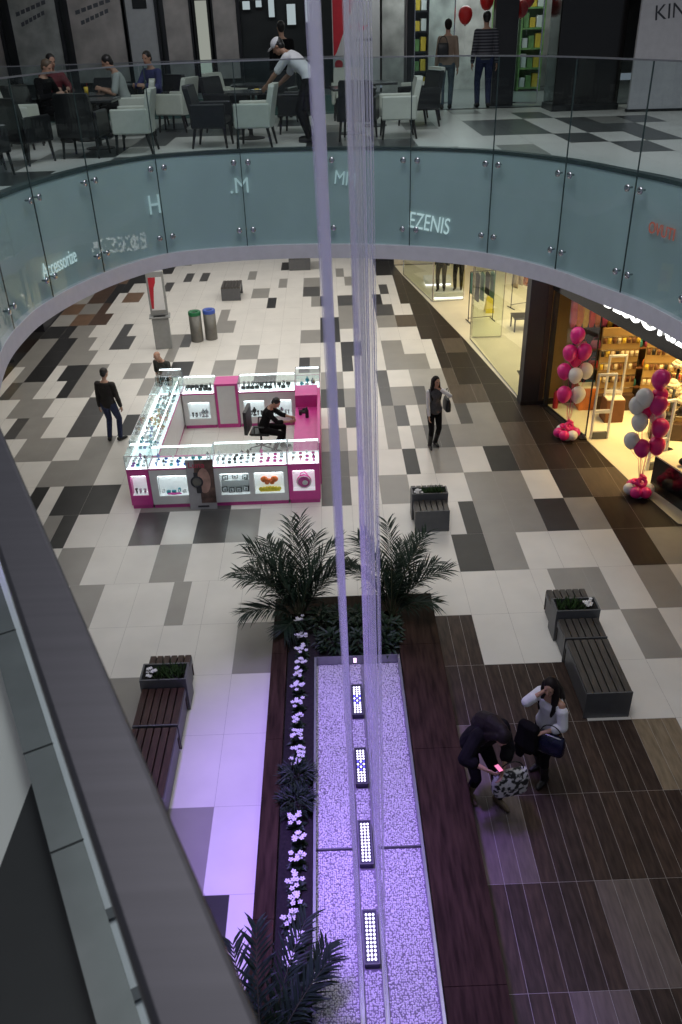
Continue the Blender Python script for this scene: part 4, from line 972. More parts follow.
# sign over the accessory shop
sg = thing('shop_sign', 'black shop sign with backlit white letters half hidden under the balcony band', 'shop sign', (5.62, 15.6, 2.90))
d = Vector((6.45 - 5.05, 12.6 - 18.4)).normalized(); nn = Vector((d.y, -d.x)) * -1
nn = Vector((-abs(nn.x), nn.y if nn.x < 0 else -nn.y))
nn = Vector((d.y, -d.x));
if nn.x > 0: nn = -nn
m = MB(); a = Vector((5.08, 18.45)) - Vector((5.62, 15.6)); b = Vector((6.62, 12.2)) - Vector((5.62, 15.6))
m.prism([tuple(a), tuple(b), tuple(b - nn * .2), tuple(a - nn * .2)], 0, 1.05); m.build('sign_board', 'blackgloss', sg)
mid = (a + b) / 2 + nn * .03
text('lettering', 'ACCESSORIZE', .56, facing((mid.x, mid.y, .26), (nn.x, nn.y, 0)), 'sign_white', sg, .02, 1.22)

# contents of the clothes shop
def plinth(label, loc, w, d, rz=0):
    t = thing('display_plinth', label, 'plinth', loc, rz, 'white mannequin plinths'); m = MB(); m.box(-w / 2, w / 2, -d / 2, d / 2, .05, .22, ch=.01); m.build('top_block', 'white', t); m = MB(); m.box(-w / 2 + .04, w / 2 - .04, -d / 2 + .03, d / 2 - .03, 0, .05); m.build('light_strip', 'plinth_light', t)
plinth('white plinth with light strip in front of the mannequins in the clothes shop', (4.10, 27.95, .012), 1.05, .6)
plinth('white plinth with light strip farther back in the clothes shop window', (3.95, 29.6, .012), .95, .6)
def rack(label, loc, rz, w, h, cols, n, seed):
    t = thing('clothes_rack', label, 'clothes rack', loc, rz, 'clothes racks'); m = MB()
    for x in (-w / 2, w / 2): m.tube((x, 0, .03), (x, 0, h), .014); m.tube((x, -.22, .02), (x, .22, .02), .014)
    m.tube((-w / 2, 0, h), (w / 2, 0, h), .014); m.tube((-w / 2, 0, .12), (w / 2, 0, .12), .010); m.build('frame', 'black', t)
    rnd = random.Random(seed)
    for i in range(n):
        x = -w / 2 + .08 + (w - .16) * i / max(1, n - 1); c = rnd.choice(cols); L = rnd.uniform(.55, .85)
        g = MB(); rings = []
        for z, k, q in ((h - .03, .05, .012), (h - .09, .20, .024), (h - .25, .19, .03), (h - .09 - L * .6, .18, .026), (h - .09 - L, .20, .032)):
            rings.append([(x + q * math.cos(2 * math.pi * j / 10), k * math.sin(2 * math.pi * j / 10), z) for j in range(10)])
        g.loft(rings); o = g.build('garment', c, None, True); o.location = loc; o.rotation_euler = (0, 0, rz)
        tag(o, 'garment hanging on the rack %s' % label.split(' rack ', 1)[-1], 'garment', 'garments on the rack ' + label.split(' rack ', 1)[-1])
M['cloth_green'] = mat('cloth_green', (.10, .22, .16), .8, var=.2); M['cloth_dark'] = mat('cloth_dark', (.03, .025, .03), .8, var=.2); M['cloth_rust'] = mat('cloth_rust', (.42, .14, .05), .8, var=.2); M['cloth_sand'] = mat('cloth_sand', (.42, .33, .22), .8, var=.2); M['cloth_wine'] = mat('cloth_wine', (.22, .03, .05), .8, var=.2)
rack('black clothes rack nearest the dark pillar in the clothes shop', (5.9, 22.7, .012), R(80), 1.2, 1.5, ['cloth_dark', 'cloth_wine', 'cloth_rust'], 7, 1)
rack('black clothes rack behind the glass partition in the clothes shop', (4.75, 25.2, .012), R(10), .8, 1.55, ['cloth_green', 'cloth_dark', 'cloth_green'], 5, 2)
rack('black clothes rack at the back of the clothes shop', (6.6, 26.6, .012), R(20), 1.4, 1.5, ['cloth_sand', 'cloth_dark', 'cloth_rust'], 8, 3)
t = thing('wet_floor_sign', 'yellow folding floor sign inside the clothes shop', 'floor sign', (5.18, 26.1, .012))
for s in (-1, 1):
    m = MB(); m.add([(-.14, s * .16, 0), (.14, s * .16, 0), (.07, s * .02, .62), (-.07, s * .02, .62), (-.14, s * .175, 0), (.14, s * .175, 0), (.07, s * .035, .62), (-.07, s * .035, .62)], [(0, 1, 2, 3), (4, 7, 6, 5), (0, 4, 5, 1), (1, 5, 6, 2), (2, 6, 7, 3), (3, 7, 4, 0)]); m.build('panel', 'yellow', t)
t = thing('display_table', 'low black display table at the rear of the clothes shop', 'table', (5.9, 24.3, .012)); m = MB(); m.box(-.35, .35, -.3, .3, .38, .42, ch=.005); m.build('top', 'black', t)
for x in (-.32, .32):
    for y in (-.27, .27): m = MB(); m.box(x - .02, x + .02, y - .02, y + .02, 0, .38); m.build('leg', 'black', t)
t = thing('floor_mat', 'small framed black and cream mat lying inside the shop by the dark pillar', 'mat', (5.25, 20.55, .012)); m = MB(); m.box(-.24, .24, -.35, .35, 0, .012); m.build('border', 'black', t); m = MB(); m.box(-.17, .17, -.28, .28, .012, .015); m.build('centre', 'cream', t)

# contents of the accessory shop
def gate(label, loc, rz):
    t = thing('security_gate', label, 'security gate', loc, rz, 'white security gates'); m = MB(); w, h = .42, 1.55
    m.box(-w / 2, -w / 2 + .045, -.03, .03, 0, h, ch=.008); m.box(w / 2 - .045, w / 2, -.03, .03, 0, h, ch=.008); m.box(-w / 2 + .045, w / 2 - .045, -.03, .03, h - .05, h, ch=.008); m.box(-w / 2 + .045, w / 2 - .045, -.025, .025, .62, .70, ch=.008); m.build('frame', 'white', t)
    m = MB(); m.box(-w / 2 + .045, w / 2 - .045, -.04, .04, 0, .16, ch=.01); m.build('foot', 'bench_steel', t)
gate('white security gate left of the shop entrance, beside the balloons', (5.98, 16.66, .012), R(0))
gate('white security gate deeper inside the shop, behind the first gate', (6.55, 17.75, .012), R(0))
gate('white security gate at the right edge, behind the black display table', (6.72, 15.15, .012), R(15))
t = thing('fire_extinguisher', 'red fire extinguisher standing inside the window next to the pillar', 'fire extinguisher', (5.42, 18.40, .012)); m = MB(); m.lathe((0, 0, 0), [(.06, 0), (.065, .02), (.065, .38), (.03, .44), (.02, .46)], 14); m.build('cylinder', 'red', t, True); m = MB(); m.box(-.015, .05, -.012, .012, .46, .50); m.path([(.03, 0, .48), (.09, 0, .42), (.08, 0, .25)], .008, 6); m.build('valve', 'black', t)
t = thing('display_table', 'black display table with pale top at the right edge beside the balloons', 'table', (7.0, 13.9, 0), R(18)); m = MB(); m.box(-.50, .9, -1.1, .65, 0, .74, ch=.01); m.build('body', 'blackgloss', t); m = MB(); m.box(-.52, .92, -1.12, .67, .74, .77, ch=.005); m.build('top', 'cream', t)
for k, (x, y, c, l) in enumerate([(6.72, 13.85, 'black', 'black handbag on the black display table'), (6.85, 13.55, 'white', 'spotted round pouch on the black display table')]):
    t = thing('handbag', l, 'bag', (x, y, .771)); m = MB(); m.ball((0, 0, .09), (.15, .08, .09), 14, 7); m.build('body', 'black' if c == 'black' else 'cream', t, True); m = MB(); torus(m, (0, 0, .17), .07, .008, 14, 5, mtx=Matrix.Rotation(R(90), 3, 'X')); m.build('handle', 'black', t)
def hb(kind, col):
    m = MB()
    if kind == 'handbag': m.loft([[(.15 * k * math.cos(a), .05 * q * math.sin(a), z) for a in [2 * math.pi * i / 14 for i in range(14)]] for z, k, q in ((0, .85, .8), (.02, 1, 1), (.14, .98, 1), (.22, .82, .6))]); torus(m, (0, 0, .24), .085, .007, 16, 5, mtx=Matrix.Rotation(R(90), 3, 'X'))
    elif kind == 'scarf':
        m.loft([[(x * k, y * .5, z) for x, y in ((-.09, -.03), (-.03, -.05), (.03, -.02), (.09, -.04), (.09, .03), (.03, .05), (-.03, .02), (-.09, .04))] for z, k in ((0, 1.15), (-.25, 1), (-.6, .85), (-.75, .5))][::-1])
        torus(m, (0, 0, -.02), .03, .006, 12, 5, mtx=Matrix.Rotation(R(90), 3, 'X'))
    elif kind == 'hat': m.lathe((0, 0, 0), [(.15, .02), (.155, .0), (.10, .03), (.10, .09), (.08, .13), (.02, .15)], 16)
    elif kind == 'fur_hat':
        for i in range(14): a = 2 * math.pi * i / 14; m.ball((.10 * math.cos(a), .10 * math.sin(a), .05), .055, 7, 5)
        m.ball((0, 0, .09), (.11, .11, .09), 12, 7)
    elif kind == 'necklace_card': m.box(-.035, .035, -.004, .004, -.12, 0); torus(m, (0, -.008, -.07), .022, .004, 10, 4, mtx=Matrix.Rotation(R(90), 3, 'X'))
    return m
M['acc_orange'] = mat('acc_orange', (.70, .20, .03), .6); M['acc_red'] = mat('acc_red', (.60, .04, .03), .6); M['acc_yellow'] = mat('acc_yellow', (.70, .48, .05), .6); M['acc_brown'] = mat('acc_brown', (.16, .06, .02), .6); M['acc_pink'] = mat('acc_pink', (.60, .12, .25), .6); M['acc_teal'] = mat('acc_teal', (.05, .25, .25), .6); M['acc_cream'] = mat('acc_cream', (.72, .60, .40), .7); M['acc_black'] = 'x'; M['acc_black'] = mat('acc_black', (.02, .015, .012), .5); M['acc_purple'] = mat('acc_purple', (.20, .06, .25), .6)
HP = {}
def put(kind, col, loc, rz, label, group, cat, sc=1.0):
    if (kind, col) not in HP: o = hb(kind, col).build(kind, 'acc_' + col, None, True); HP[(kind, col)] = o
    else: o = HP[(kind, col)].copy(); COL.objects.link(o)
    o.location = loc; o.rotation_euler = (0, 0, rz); o.scale = (sc,) * 3; tag(o, label, cat, group)
ra = random.Random(31)
def shelf_unit(label, loc, rz, w, h, d, levels, m_='shop_brown'):
    t = thing('shelf_unit', label, 'shelf unit', loc, rz, 'brown shelf units of the accessory shop'); m = MB(); m.box(-w / 2, w / 2, d - .03, d, 0, h); m.box(-w / 2, -w / 2 + .03, 0, d - .03, 0, h); m.box(w / 2 - .03, w / 2, 0, d - .03, 0, h); m.build('carcass', m_, t)
    for z in levels: m = MB(); m.box(-w / 2 + .03, w / 2 - .03, .0, d - .03, z, z + .025); m.build('shelf', 'acc_brown', t)
    return t
# wall of handbags, scarves and jewellery along the partition behind the window
SH = [(5.75, 'left of the scarf rail'), (7.15, 'middle of the back wall'), (8.5, 'right of the back wall')]
shelf_unit('brown wall shelving with handbags, the one %s' % SH[0][1], (6.35, 18.72, .012), 0, 1.0, 2.6, .30, [.3, .8, 1.3])
shelf_unit('brown wall shelving with handbags, the one %s' % SH[1][1], (7.50, 18.72, .012), 0, 1.2, 2.6, .30, [.3, .8, 1.3, 1.75, 2.2])
shelf_unit('brown wall shelving with handbags, the one %s' % SH[2][1], (8.80, 18.72, .012), 0, 1.2, 2.6, .30, [.3, .8, 1.3, 1.75, 2.2])
BC = ['orange', 'brown', 'red', 'black', 'cream', 'brown', 'teal', 'pink']
for x0, n, ww, nm, lv in ((6.35, 3, 1.0, 'left', [.337, .837, 1.337]), (7.5, 4, 1.2, 'middle', [.337, .837, 1.337, 1.787, 2.237]), (8.8, 4, 1.2, 'right', [.337, .837, 1.337, 1.787, 2.237])):
    for li, z in enumerate(lv):
        for i in range(n):
            c = ra.choice(BC); put('handbag', c, (x0 - ww / 2 + ww * (i + .5) / n, 18.84, z), ra.uniform(-.3, .3), '%s handbag on the %s level of the %s wall shelving' % (c, ORD[li], nm), '%s handbags on level %d of the %s shelving' % (c, li + 1, nm), 'handbag', .85)
t = thing('scarf_rail', 'high rail with bright scarves on the left wall shelving', 'rail', (6.1, 18.55, 0)); m = MB(); m.tube((-.55, 0, 2.75), (.75, 0, 2.75), .012); m.tube((-.55, 0, 2.75), (-.55, .55, 2.75), .012); m.tube((.75, 0, 2.75), (.75, .55, 2.75), .012); m.build('bar', 'chrome', t)
for i, c in enumerate(['pink', 'orange', 'yellow', 'red', 'orange', 'pink', 'yellow', 'red', 'purple']): put('scarf', c, (5.66 + .145 * i, 18.55, 2.71), ra.uniform(-.2, .2), '%s scarf, %s from the left on the high rail of the shop' % (c, ORD[i]), 'scarves on the high rail', 'scarf')
for i in range(3):
    for j, z in enumerate([1.05, 1.55, 2.05]):
        pass
# jewellery gondolas
def gondola(label, loc, rz, w, h, cols, sd):
    t = thing('jewellery_stand', label, 'display stand', loc, rz, 'jewellery stands of the accessory shop'); m = MB(); m.box(-w / 2, w / 2, -.20, .20, 0, .40, ch=.01); m.build('base', 'shop_brown', t); m = MB(); m.box(-w / 2, w / 2, -.03, .03, .40, h); m.build('panel', 'gold_wall', t)
    m = MB()
    for k in range(5): m.box(-w / 2, w / 2, -.05, -.031, .52 + k * (h - .6) / 4.4, .535 + k * (h - .6) / 4.4)
    m.build('hook_rail', 'chrome', t)
    rnd = random.Random(sd); ca, sa = math.cos(rz), math.sin(rz)
    n = int(w / .105)
    for k in range(1, 6):
        z = .52 + k * (h - .6) / 4.4 - .02
        if z > h + .05: continue
        for i in range(n):
            x = -w / 2 + w * (i + .5) / n; y = -.060; c = rnd.choice(cols)
            put('necklace_card', c, (loc[0] + x * ca - y * sa, loc[1] + x * sa + y * ca, loc[2] + z), rz, '%s jewellery card hanging on %s' % (c, label), '%s jewellery cards on %s' % (c, label), 'jewellery card', 1.1)
gondola('the tall stand left of the second security gate', (6.75, 18.3, .012), 0, .9, 2.0, ['cream', 'yellow', 'black', 'brown'], 1)
gondola('the tall stand at the back right of the shop', (7.9, 17.9, .012), R(-8), 1.3, 2.2, ['cream', 'yellow', 'black', 'brown', 'cream'], 2)
gondola('the stand in the right half of the shop', (7.6, 16.6, .012), R(-15), 1.0, 1.5, ['cream', 'black', 'brown', 'red'], 3)
t = thing('hat_stand', 'dark hat stand with cream fur hats right of the jewellery stands', 'hat stand', (7.15, 15.9, .012)); m = MB(); m.lathe((0, 0, 0), [(.25, 0), (.25, .03), (.03, .05), (.03, 1.9)], 14); m.build('post', 'black', t, True)
hs = []
for k, z in enumerate((.9, 1.25, 1.6, 1.95)):
    for i in range(3 if z < 1.9 else 1):
        a = 2 * math.pi * i / 3 + k; r_ = .27 if z < 1.9 else 0
        m = MB(); m.tube((0, 0, z - .10), (r_ * math.cos(a), r_ * math.sin(a), z - .005), .010); m.build('arm', 'black', t); hs.append((r_ * math.cos(a), r_ * math.sin(a), z, k, i))
for x, y, z, k, i in hs:
    kd = 'fur_hat' if (k + i) % 2 else 'hat'; c = 'cream' if kd == 'fur_hat' else ['black', 'brown'][i % 2]
    put(kd, c, (7.15 + x, 15.9 + y, .012 + z), 0, '%s %s on the hat stand, tier %s from below' % (c, kd.replace('_', ' '), ORD[k]), 'hats on the hat stand, %s tier' % ORD[k], 'hat', 1.0)
for k, (x, y, c) in enumerate([(6.15, 17.9, 'orange'), (6.55, 17.15, 'brown')]):
    t = thing('display_cube', ['orange display cube behind the first security gate', 'brown display cube beside the second security gate'][k], 'display cube', (x, y + .5, .012)); m = MB(); m.box(-.22, .22, -.2, .2, 0, .55, ch=.01); m.build('body', 'acc_' + c, t); m = MB(); m.box(-.2, .2, -.18, .18, .55, .57); m.build('top', 'cream', t)
# orange board at far left
t = thing('advert_stand', 'small yellow and red advert stand at the far left edge under the balcony', 'advert stand', (-9.45, 22.9, 0), R(35)); m = MB(); m.box(-.25, .25, 0, .05, .1, 1.0, ch=.01); m.build('panel', 'yellow', t); m = MB(); m.box(-.15, .15, -.006, -.001, .35, .8); m.build('print', 'red', t); m = MB(); m.box(-.3, .3, -.15, .2, 0, .1, ch=.01); m.build('foot', 'black', t)

# ------------------------------------------------------------------ upper level behind the cafe
M['upper_tile'] = mat('upper_far_tile', (.20, .21, .21), .3, var=.1); M['marble'] = mat('poster_print', (.42, .42, .41), .6, var=.35, scale=2.2); M['marble2'] = mat('poster_print_warm', (.44, .39, .38), .6, var=.3, scale=1.7); M['king'] = mat('advert_wall', (.48, .47, .49), .6, var=.05)
M['teal_edge'] = mat('teal_fascia', (.08, .16, .15), .4, var=.15); M['lit_shop'] = emis('lit_shop_wall', (.95, 1.0, .88), .30); M['lit_screen'] = emis('lit_screen', (.80, .95, 1.0), .45); M['shelf_green'] = mat('shelf_green', (.16, .30, .10), .6, var=.3)
m = MB(); m.box(1.0, 14, 19.9, 27, 6.2, 6.5); struct(m.build('floor_upper_right', 'upper_tile'))
m = MB(); m.box(-14, 1.0, 24.2, 30, 6.2, 6.5); struct(m.build('floor_upper_far', 'upper_tile'))
m = MB(); m.box(-14, .98, 24.12, 24.19, 5.4, 6.56); struct(m.build('trim_9', 'teal_edge'))
m = MB(); m.box(-14, 1.0, 19.9, 19.98, 5.4, 6.53); struct(m.build('trim_10', 'teal_edge'))
m = MB(); m.box(-14, 14, 15.5, 31, 10.6, 10.7); struct(m.build('ceiling_upper', 'slab'))
wall_seg('wall_upper_back', (-14, 27.3), (1.6, 27.3), 6.5, 10.6, -.2, 'upper_dark')
wall_seg('wall_upper_end', (1.6, 30), (14, 30), 6.5, 10.6, -.2, 'upper_dark')
wall_seg('wall_upper_left', (-13.8, 27), (-13.8, 0), 6.5, 10.6, -.2, 'upper_dark')
wall_seg('wall_upper_right', (11.5, 15), (11.5, 30), 6.5, 10.6, -.2, 'upper_dark')
gt = []
for k in range(7):
    x0 = .95 - 1.6 * (k + 1); t = tag(bpy.data.objects.new('glass_barrier', None), 'glass railing panel behind the cafe tables, %s from the right' % ORD[k], 'glass panel', 'glass panels behind the cafe'); COL.objects.link(t)
    m = MB(); m.box(x0 + .01, x0 + 1.59, 19.99, 20.002, 6.3, 7.58); m.build('pane', 'glass', t); m = MB(); m.box(x0, x0 + 1.6, 19.985, 20.008, 7.58, 7.60); m.build('top_edge', 'rim_steel', t)
PO = [(-10.2, -9.0, 'marble2'), (-8.62, -7.32, 'marble'), (-6.98, -5.48, 'marble2'), (-4.32, -3.62, 'marble2'), (-2.95, -2.30, 'marble2')]
PL = ['cut by the left picture edge', 'second from the left, greenish white with slanting print', 'third from the left, warm grey with slanting print', 'narrow one left of the lit shop opening', 'narrow one right of the lit shop opening']
for k, (x0, x1, c) in enumerate(PO):
    t = thing('wall_poster', 'pale poster on the far upper wall, ' + PL[k], 'poster', ((x0 + x1) / 2, 27.27, 6.5), 0, 'poster panels on the far upper wall'); w = (x1 - x0) / 2
    m = MB(); m.box(-w, w, -.05, 0, .35, 3.6); m.build('board', c, t); m = MB(); m.box(-w - .10, -w, -.07, 0, 0, 3.8); m.box(w, w + .10, -.07, 0, 0, 3.8); m.build('frame', 'column', t)
    if w > .5:
        for j, s in enumerate(('___ _ ____', '____ ___')): 
            m = MB(); ww = w * (.75 if j == 0 else .6); z = 2.05 - .25 * j
            for q in range(6): m.add([(-ww + q * ww / 3.2, -.052, z + q * .05), (-ww + q * ww / 3.2 + ww * .24, -.052, z + q * .05 + .03), (-ww + q * ww / 3.2 + ww * .24, -.052, z + q * .05 + .13), (-ww + q * ww / 3.2, -.052, z + q * .05 + .10)], [(0, 1, 2, 3)])
            m.build('printed_line', 'text_grey', t)
t = thing('lit_shop_front', 'pale lit shop window with a dark picture on the far upper wall', 'shop window', (-5.0, 27.26, 6.5)); m = MB(); m.box(-.42, .42, -.03, 0, .2, 3.6); m.build('light_panel', 'king', t); m = MB(); m.box(-.18, .22, -.05, -.031, 2.15, 2.75); m.build('picture', 'black', t); m = MB(); m.box(-.5, -.42, -.06, 0, 0, 3.7); m.box(.42, .5, -.06, 0, 0, 3.7); m.build('frame', 'column', t)
t = thing('lit_shop_front', 'bright cream lit shop opening between narrow posters on the far upper wall', 'shop window', (-3.28, 27.26, 6.5)); m = MB(); m.box(-.16, .16, -.03, 0, .4, 2.3); m.build('light_panel', 'lit_shop', t); m = MB(); m.box(-.28, -.22, -.06, 0, 0, 2.8); m.box(.22, .28, -.06, 0, 0, 2.8); m.build('frame', 'column', t)
for k, (x, z, w, h, d) in enumerate([(-2.0, 8.7, .10, .2, 'leftmost'), (-1.65, 8.75, .08, .16, 'second from the left'), (-1.3, 8.5, .08, .5, 'third from the left'), (-.75, 8.3, .12, .5, 'fourth from the left'), (-.15, 8.35, .2, .55, 'large one behind the waiter'), (2.0, 8.6, .08, .3, 'single one right of the strands')]):
    t = thing('lit_display', 'small cool white lit display in the dark distance, ' + d, 'lit display', (x, 27.2, z - .15), 0, 'lit displays in the distance'); m = MB(); m.box(-w, w, -.02, 0, 0, h); m.build('screen', 'lit_screen', t); m = MB(); m.box(-w - .03, w + .03, 0, .05, -.03, h + .03); m.build('casing', 'black', t)
t = thing('advert_board', 'red and white advert board standing behind the hanging strands', 'advert board', (.98, 24.9, 6.5)); m = MB(); m.box(-.62, .62, 0, .06, .05, 2.9); m.build('board', 'king', t); m = MB(); m.box(-.5, .5, -.1, .2, 0, .05); m.build('foot', 'black', t)
m = MB(); m.add([(-.60, -.006, .9), (-.52, -.006, 1.0), (-.05, -.006, 2.1), (.12, -.006, 2.85), (-.60, -.006, 2.85)], [(0, 1, 2, 3, 4)]); m.ball((-.47, -.004, .72), (.11, .004, .11), 16, 8); m.build('red_field', 'red', t)
text('lettering', 'HiBar', .22, facing((.05, -.008, 1.5), (0, -1, 0)), 'text_red_print', t, .001); m = MB(); m.box(-.1, .42, -.008, -.006, 1.25, 1.30); m.build('text_line', 'text_grey', t)
# dark column and advert wall at the right
m = MB(); m.box(4.78, 6.12, 18.85, 19.7, 6.5, 10.6, ch=.02); t = thing('pillar', 'broad black pillar on the upper floor left of the white advert wall', 'pillar', (0, 0, 0)); m.build('cladding', 'blackgloss', t); m = MB(); m.box(4.76, 6.14, 18.83, 19.72, 6.5, 6.62); m.build('base_plate', 'black', t)
t = thing('advert_wall', 'large pale advert wall with dark lettering at the upper right edge', 'advert wall', (6.17, 18.3, 6.5), R(-4)); m = MB(); m.box(0, 4.5, 0, .1, .05, 3.9); m.build('board', 'king', t); m = MB(); m.box(-.03, 4.5, -.01, .11, 0, .05); m.build('base', 'black', t)
text('lettering', 'KING', .36, facing((.26, -.004, 1.58), (0, -1, 0), tilt=R(6)), 'text_black', t, .001, 1.0, .0, 'LEFT'); text('lettering', 'All u', .34, facing((.83, -.004, 1.50), (0, -1, 0), tilt=R(6)), 'text_grey', t, .001, .9, .25, 'LEFT')
# shop front of the upper right
for k, (x, y, w) in enumerate(((4.02, 20.4, .24), (2.02, 20.9, .08))):
    m = MB(); m.box(x - w, x + w, y, y + .3, 6.5, 10.6); t = thing('pillar', ['dark pillar on the upper floor behind the couple', 'slim dark post left of the walking couple'][k], 'pillar', (0, 0, 0)); m.build('cladding', 'column', t); m = MB(); m.box(x - w - .01, x + w + .01, y - .01, y + .31, 6.5, 6.58); m.build('base_plate', 'black', t)
glaze('window_6', (2.12, 21.05), (3.0, 21.05), 6.56, 10.4, 'glass', 'chrome'); glaze('window_7', (4.3, 20.6), (4.8, 20.4), 6.56, 10.4, 'glass', 'chrome')
m = MB(); m.box(1.7, 6.5, 25.5, 25.6, 6.5, 10.4); struct(m.build('wall_upper_shop', 'marble'))
light('upper_shop_light', 'AREA', (3.6, 23.2, 10.0), 110, (.92, 1.0, .97), 3, 3)
for k, (x, c) in enumerate(((4.75, 'shelf_green'), (5.45, 'shelf_green'), (2.5, 'column'))):
    t = thing('shelf_unit', ['green shelf unit inside the upper shop, left one', 'green shelf unit inside the upper shop, right one', 'dark shelf unit behind the walking woman'][k], 'shelf unit', (x, 24.2, 6.5), 0, 'shelf units of the upper shop'); m = MB(); m.box(-.3, -.27, 0, .35, 0, 2.3); m.box(.27, .3, 0, .35, 0, 2.3); m.box(-.27, .27, .32, .35, 0, 2.3); m.build('carcass', c, t)
    for z in (.05, .5, .95, 1.4, 1.85): m = MB(); m.box(-.27, .27, 0, .32, z, z + .04); m.build('shelf', c, t)
    for z in (.09, .54, .99, 1.44, 1.89):
        for i in range(3):
            m = MB(); m.box(-.07, .07, -.1, .1, 0, .22 + .05 * ((i + int(z * 10)) % 3), ch=.01); o = m.build('carton', ['white', 'shelf_green', 'acc_yellow'][(i + int(z * 7)) % 3], None); o.location = (x - .17 + .17 * i, 24.36, 6.5 + z); tag(o, 'carton on the %s' % t['label'], 'carton', 'cartons on the ' + t['label'])
for k, (x, y, z, l) in enumerate(((3.16, 20.6, 8.27, 'red balloon hanging between the heads of the walking couple'), (3.66, 20.9, 8.52, 'red balloon at the top edge right of the walking man'), (4.42, 20.9, 8.36, 'red balloon right of the dark pillar on the upper floor'), (4.62, 21.2, 8.55, 'red balloon highest at the right, above another one'))):
    t = thing('balloon', l, 'balloon', (x, y, z), 0, 'red balloons of the upper shop'); m = MB(); balloon_shape(m, (0, 0, 0), .15); m.build('skin', 'balloon_red', t, True); m = MB(); m.tube((0, 0, -.18), (.02, 0, -.7), .003, .003, 4); m.build('string', 'white', t)

# cafe furniture
def armchair(col):
    t = thing('armchair', '', 'chair', (0, 0, 0)); lm = col
    m = MB(); m.box(-.25, .25, -.27, .22, .36, .46, ch=.03); m.build('seat', lm, t)
    m = MB(); rings = []
    for z, y, k in ((.30, .20, 1), (.5, .22, 1), (.75, .27, 1), (.88, .30, .97), (.92, .305, .9)):
        rings.append([(-.28 * k, y, z), (.28 * k, y, z), (.28 * k, y + .09, z), (.12 * k, y + .115, z), (-.12 * k, y + .115, z), (-.28 * k, y + .09, z)])
    m.loft(rings); m.build('backrest', lm, t)
    for s in (-1, 1):
        m = MB(); x = .27 * s; m.box(min(x, x + .06 * s), max(x, x + .06 * s), -.28, .30, .30, .66, ch=.02); m.build('armrest', lm, t)
    for sx in (-1, 1):
        for y0, y1 in ((-.23, -.26), (.24, .31)):
            m = MB(); m.tube((.26 * sx, y0, .32), (.28 * sx, y1, 0), .027, .017, 6); m.build('leg', 'dark_wood_leg', t)
    return t
cw = armchair('white_leather'); cb = armchair('black_leather')
used = {'w': False, 'b': False}
CH = [  # colour, x, y, rz (seat front faces local -y), label
 ('w', -3.02, 14.62, -90, 'white armchair at the glass railing beside the black chairs on the left'),
 ('w', -1.10, 14.90, -95, 'white armchair at the glass railing left of the waiter'),
 ('w', 1.28, 15.45, -90, 'white armchair at the glass railing right of the hanging strands'),
 ('b', -1.80, 15.05, 85, 'black armchair facing right beside the white armchair left of the waiter'),
 ('b', .62, 15.35, 170, 'black armchair between the two strand curtains with its back to the void'),
 ('b', -3.75, 14.35, 175, 'black armchair with its back to the void, nearest the left white armchair'),
 ('b', -4.52, 13.8, 155, 'black armchair with its back to the void, second from the left'),
 ('b', -4.75, 12.75, 120, 'black armchair at the far left edge of the picture'),
 ('b', -4.1, 17.75, 0, 'black armchair facing the viewer across the left tables'),
 ('w', -5.15, 15.6, 90, 'white armchair behind the black chairs at the far left'),
 ('w', -3.42, 16.98, -80, 'white armchair behind the man in the grey shirt'),
 ('w', -2.75, 17.5, -110, 'white armchair standing with its back to the far railing left of the tables'),
 ('w', -1.85, 18.4, 60, 'white armchair at the back table, farthest left of the middle group'),
 ('b', -1.75, 17.1, 60, 'black armchair at the back of the round table left of the waiter'),
 ('b', -.85, 18.2, -20, 'black armchair behind the waiter at the back table'),
 ('b', -.45, 16.6, -100, 'black armchair right beside the waiter legs'),
 ('b', 1.80, 17.0, -70, 'black armchair behind the right white armchair'),
 ('w', 1.95, 18.05, -70, 'white armchair farther back behind the right white armchair'),
 ('w', .55, 18.6, 0, 'white armchair seen between the strand curtains at the back'),
 ('b', -3.10, 18.18, -40, 'black armchair under the person in the blue jersey'),
 ('b', -5.10, 16.5, 70, 'black armchair under the person in the dark coat on the left')]
for c, x, y, rz, l in CH:
    src = cw if c == 'w' else cb; g = 'white cafe armchairs' if c == 'w' else 'black cafe armchairs'
    if not used[c]: used[c] = True; src.location = (x, y, UP + .002); src.rotation_euler = (0, 0, R(rz)); src['label'] = l; src['group'] = g
    else: dup(src, (x, y, UP + .002), R(rz), l, g)
def cafe_table(rnd_, w):
    t = thing('cafe_table', '', 'table', (0, 0, 0)); m = MB()
    if rnd_: m.lathe((0, 0, .71), [(w - .01, 0), (w, .01), (w, .03), (w - .01, .04)], 28)
    else: m.box(-w, w, -w, w, .71, .75, ch=.008)
    m.build('tabletop', 'table_top', t); m = MB(); m.lathe((0, 0, 0), [(.24, 0), (.24, .015), (.05, .04), (.035, .06), (.035, .71)], 16); m.build('pedestal', 'dark_wood_leg', t); return t
r1 = cafe_table(True, .42); s1 = cafe_table(False, .38)
TB = [('r', -1.25, 15.95, 'round dark cafe table the waiter is clearing'), ('r', -1.3, 17.75, 'round dark cafe table at the back behind the waiter table'), ('s', -3.75, 15.25, 'square dark cafe table in the left group nearest the railing'), ('s', -4.20, 16.45, 'square dark cafe table with drinks among the seated guests'), ('s', .55, 16.2, 'square dark cafe table seen between the strand curtains'), ('s', 1.0, 17.3, 'square dark cafe table behind the right white armchair'), ('s', -3.75, 18.9, 'square dark cafe table at the back left near the far railing')]
fr = {'r': True, 's': True}
for k, x, y, l in TB:
    s = r1 if k == 'r' else s1
    if fr[k]: fr[k] = False; s.location = (x, y, UP + .002); s['label'] = l; s['group'] = 'dark cafe tables'
    else: dup(s, (x, y, UP + .002), .1, l, 'dark cafe tables')
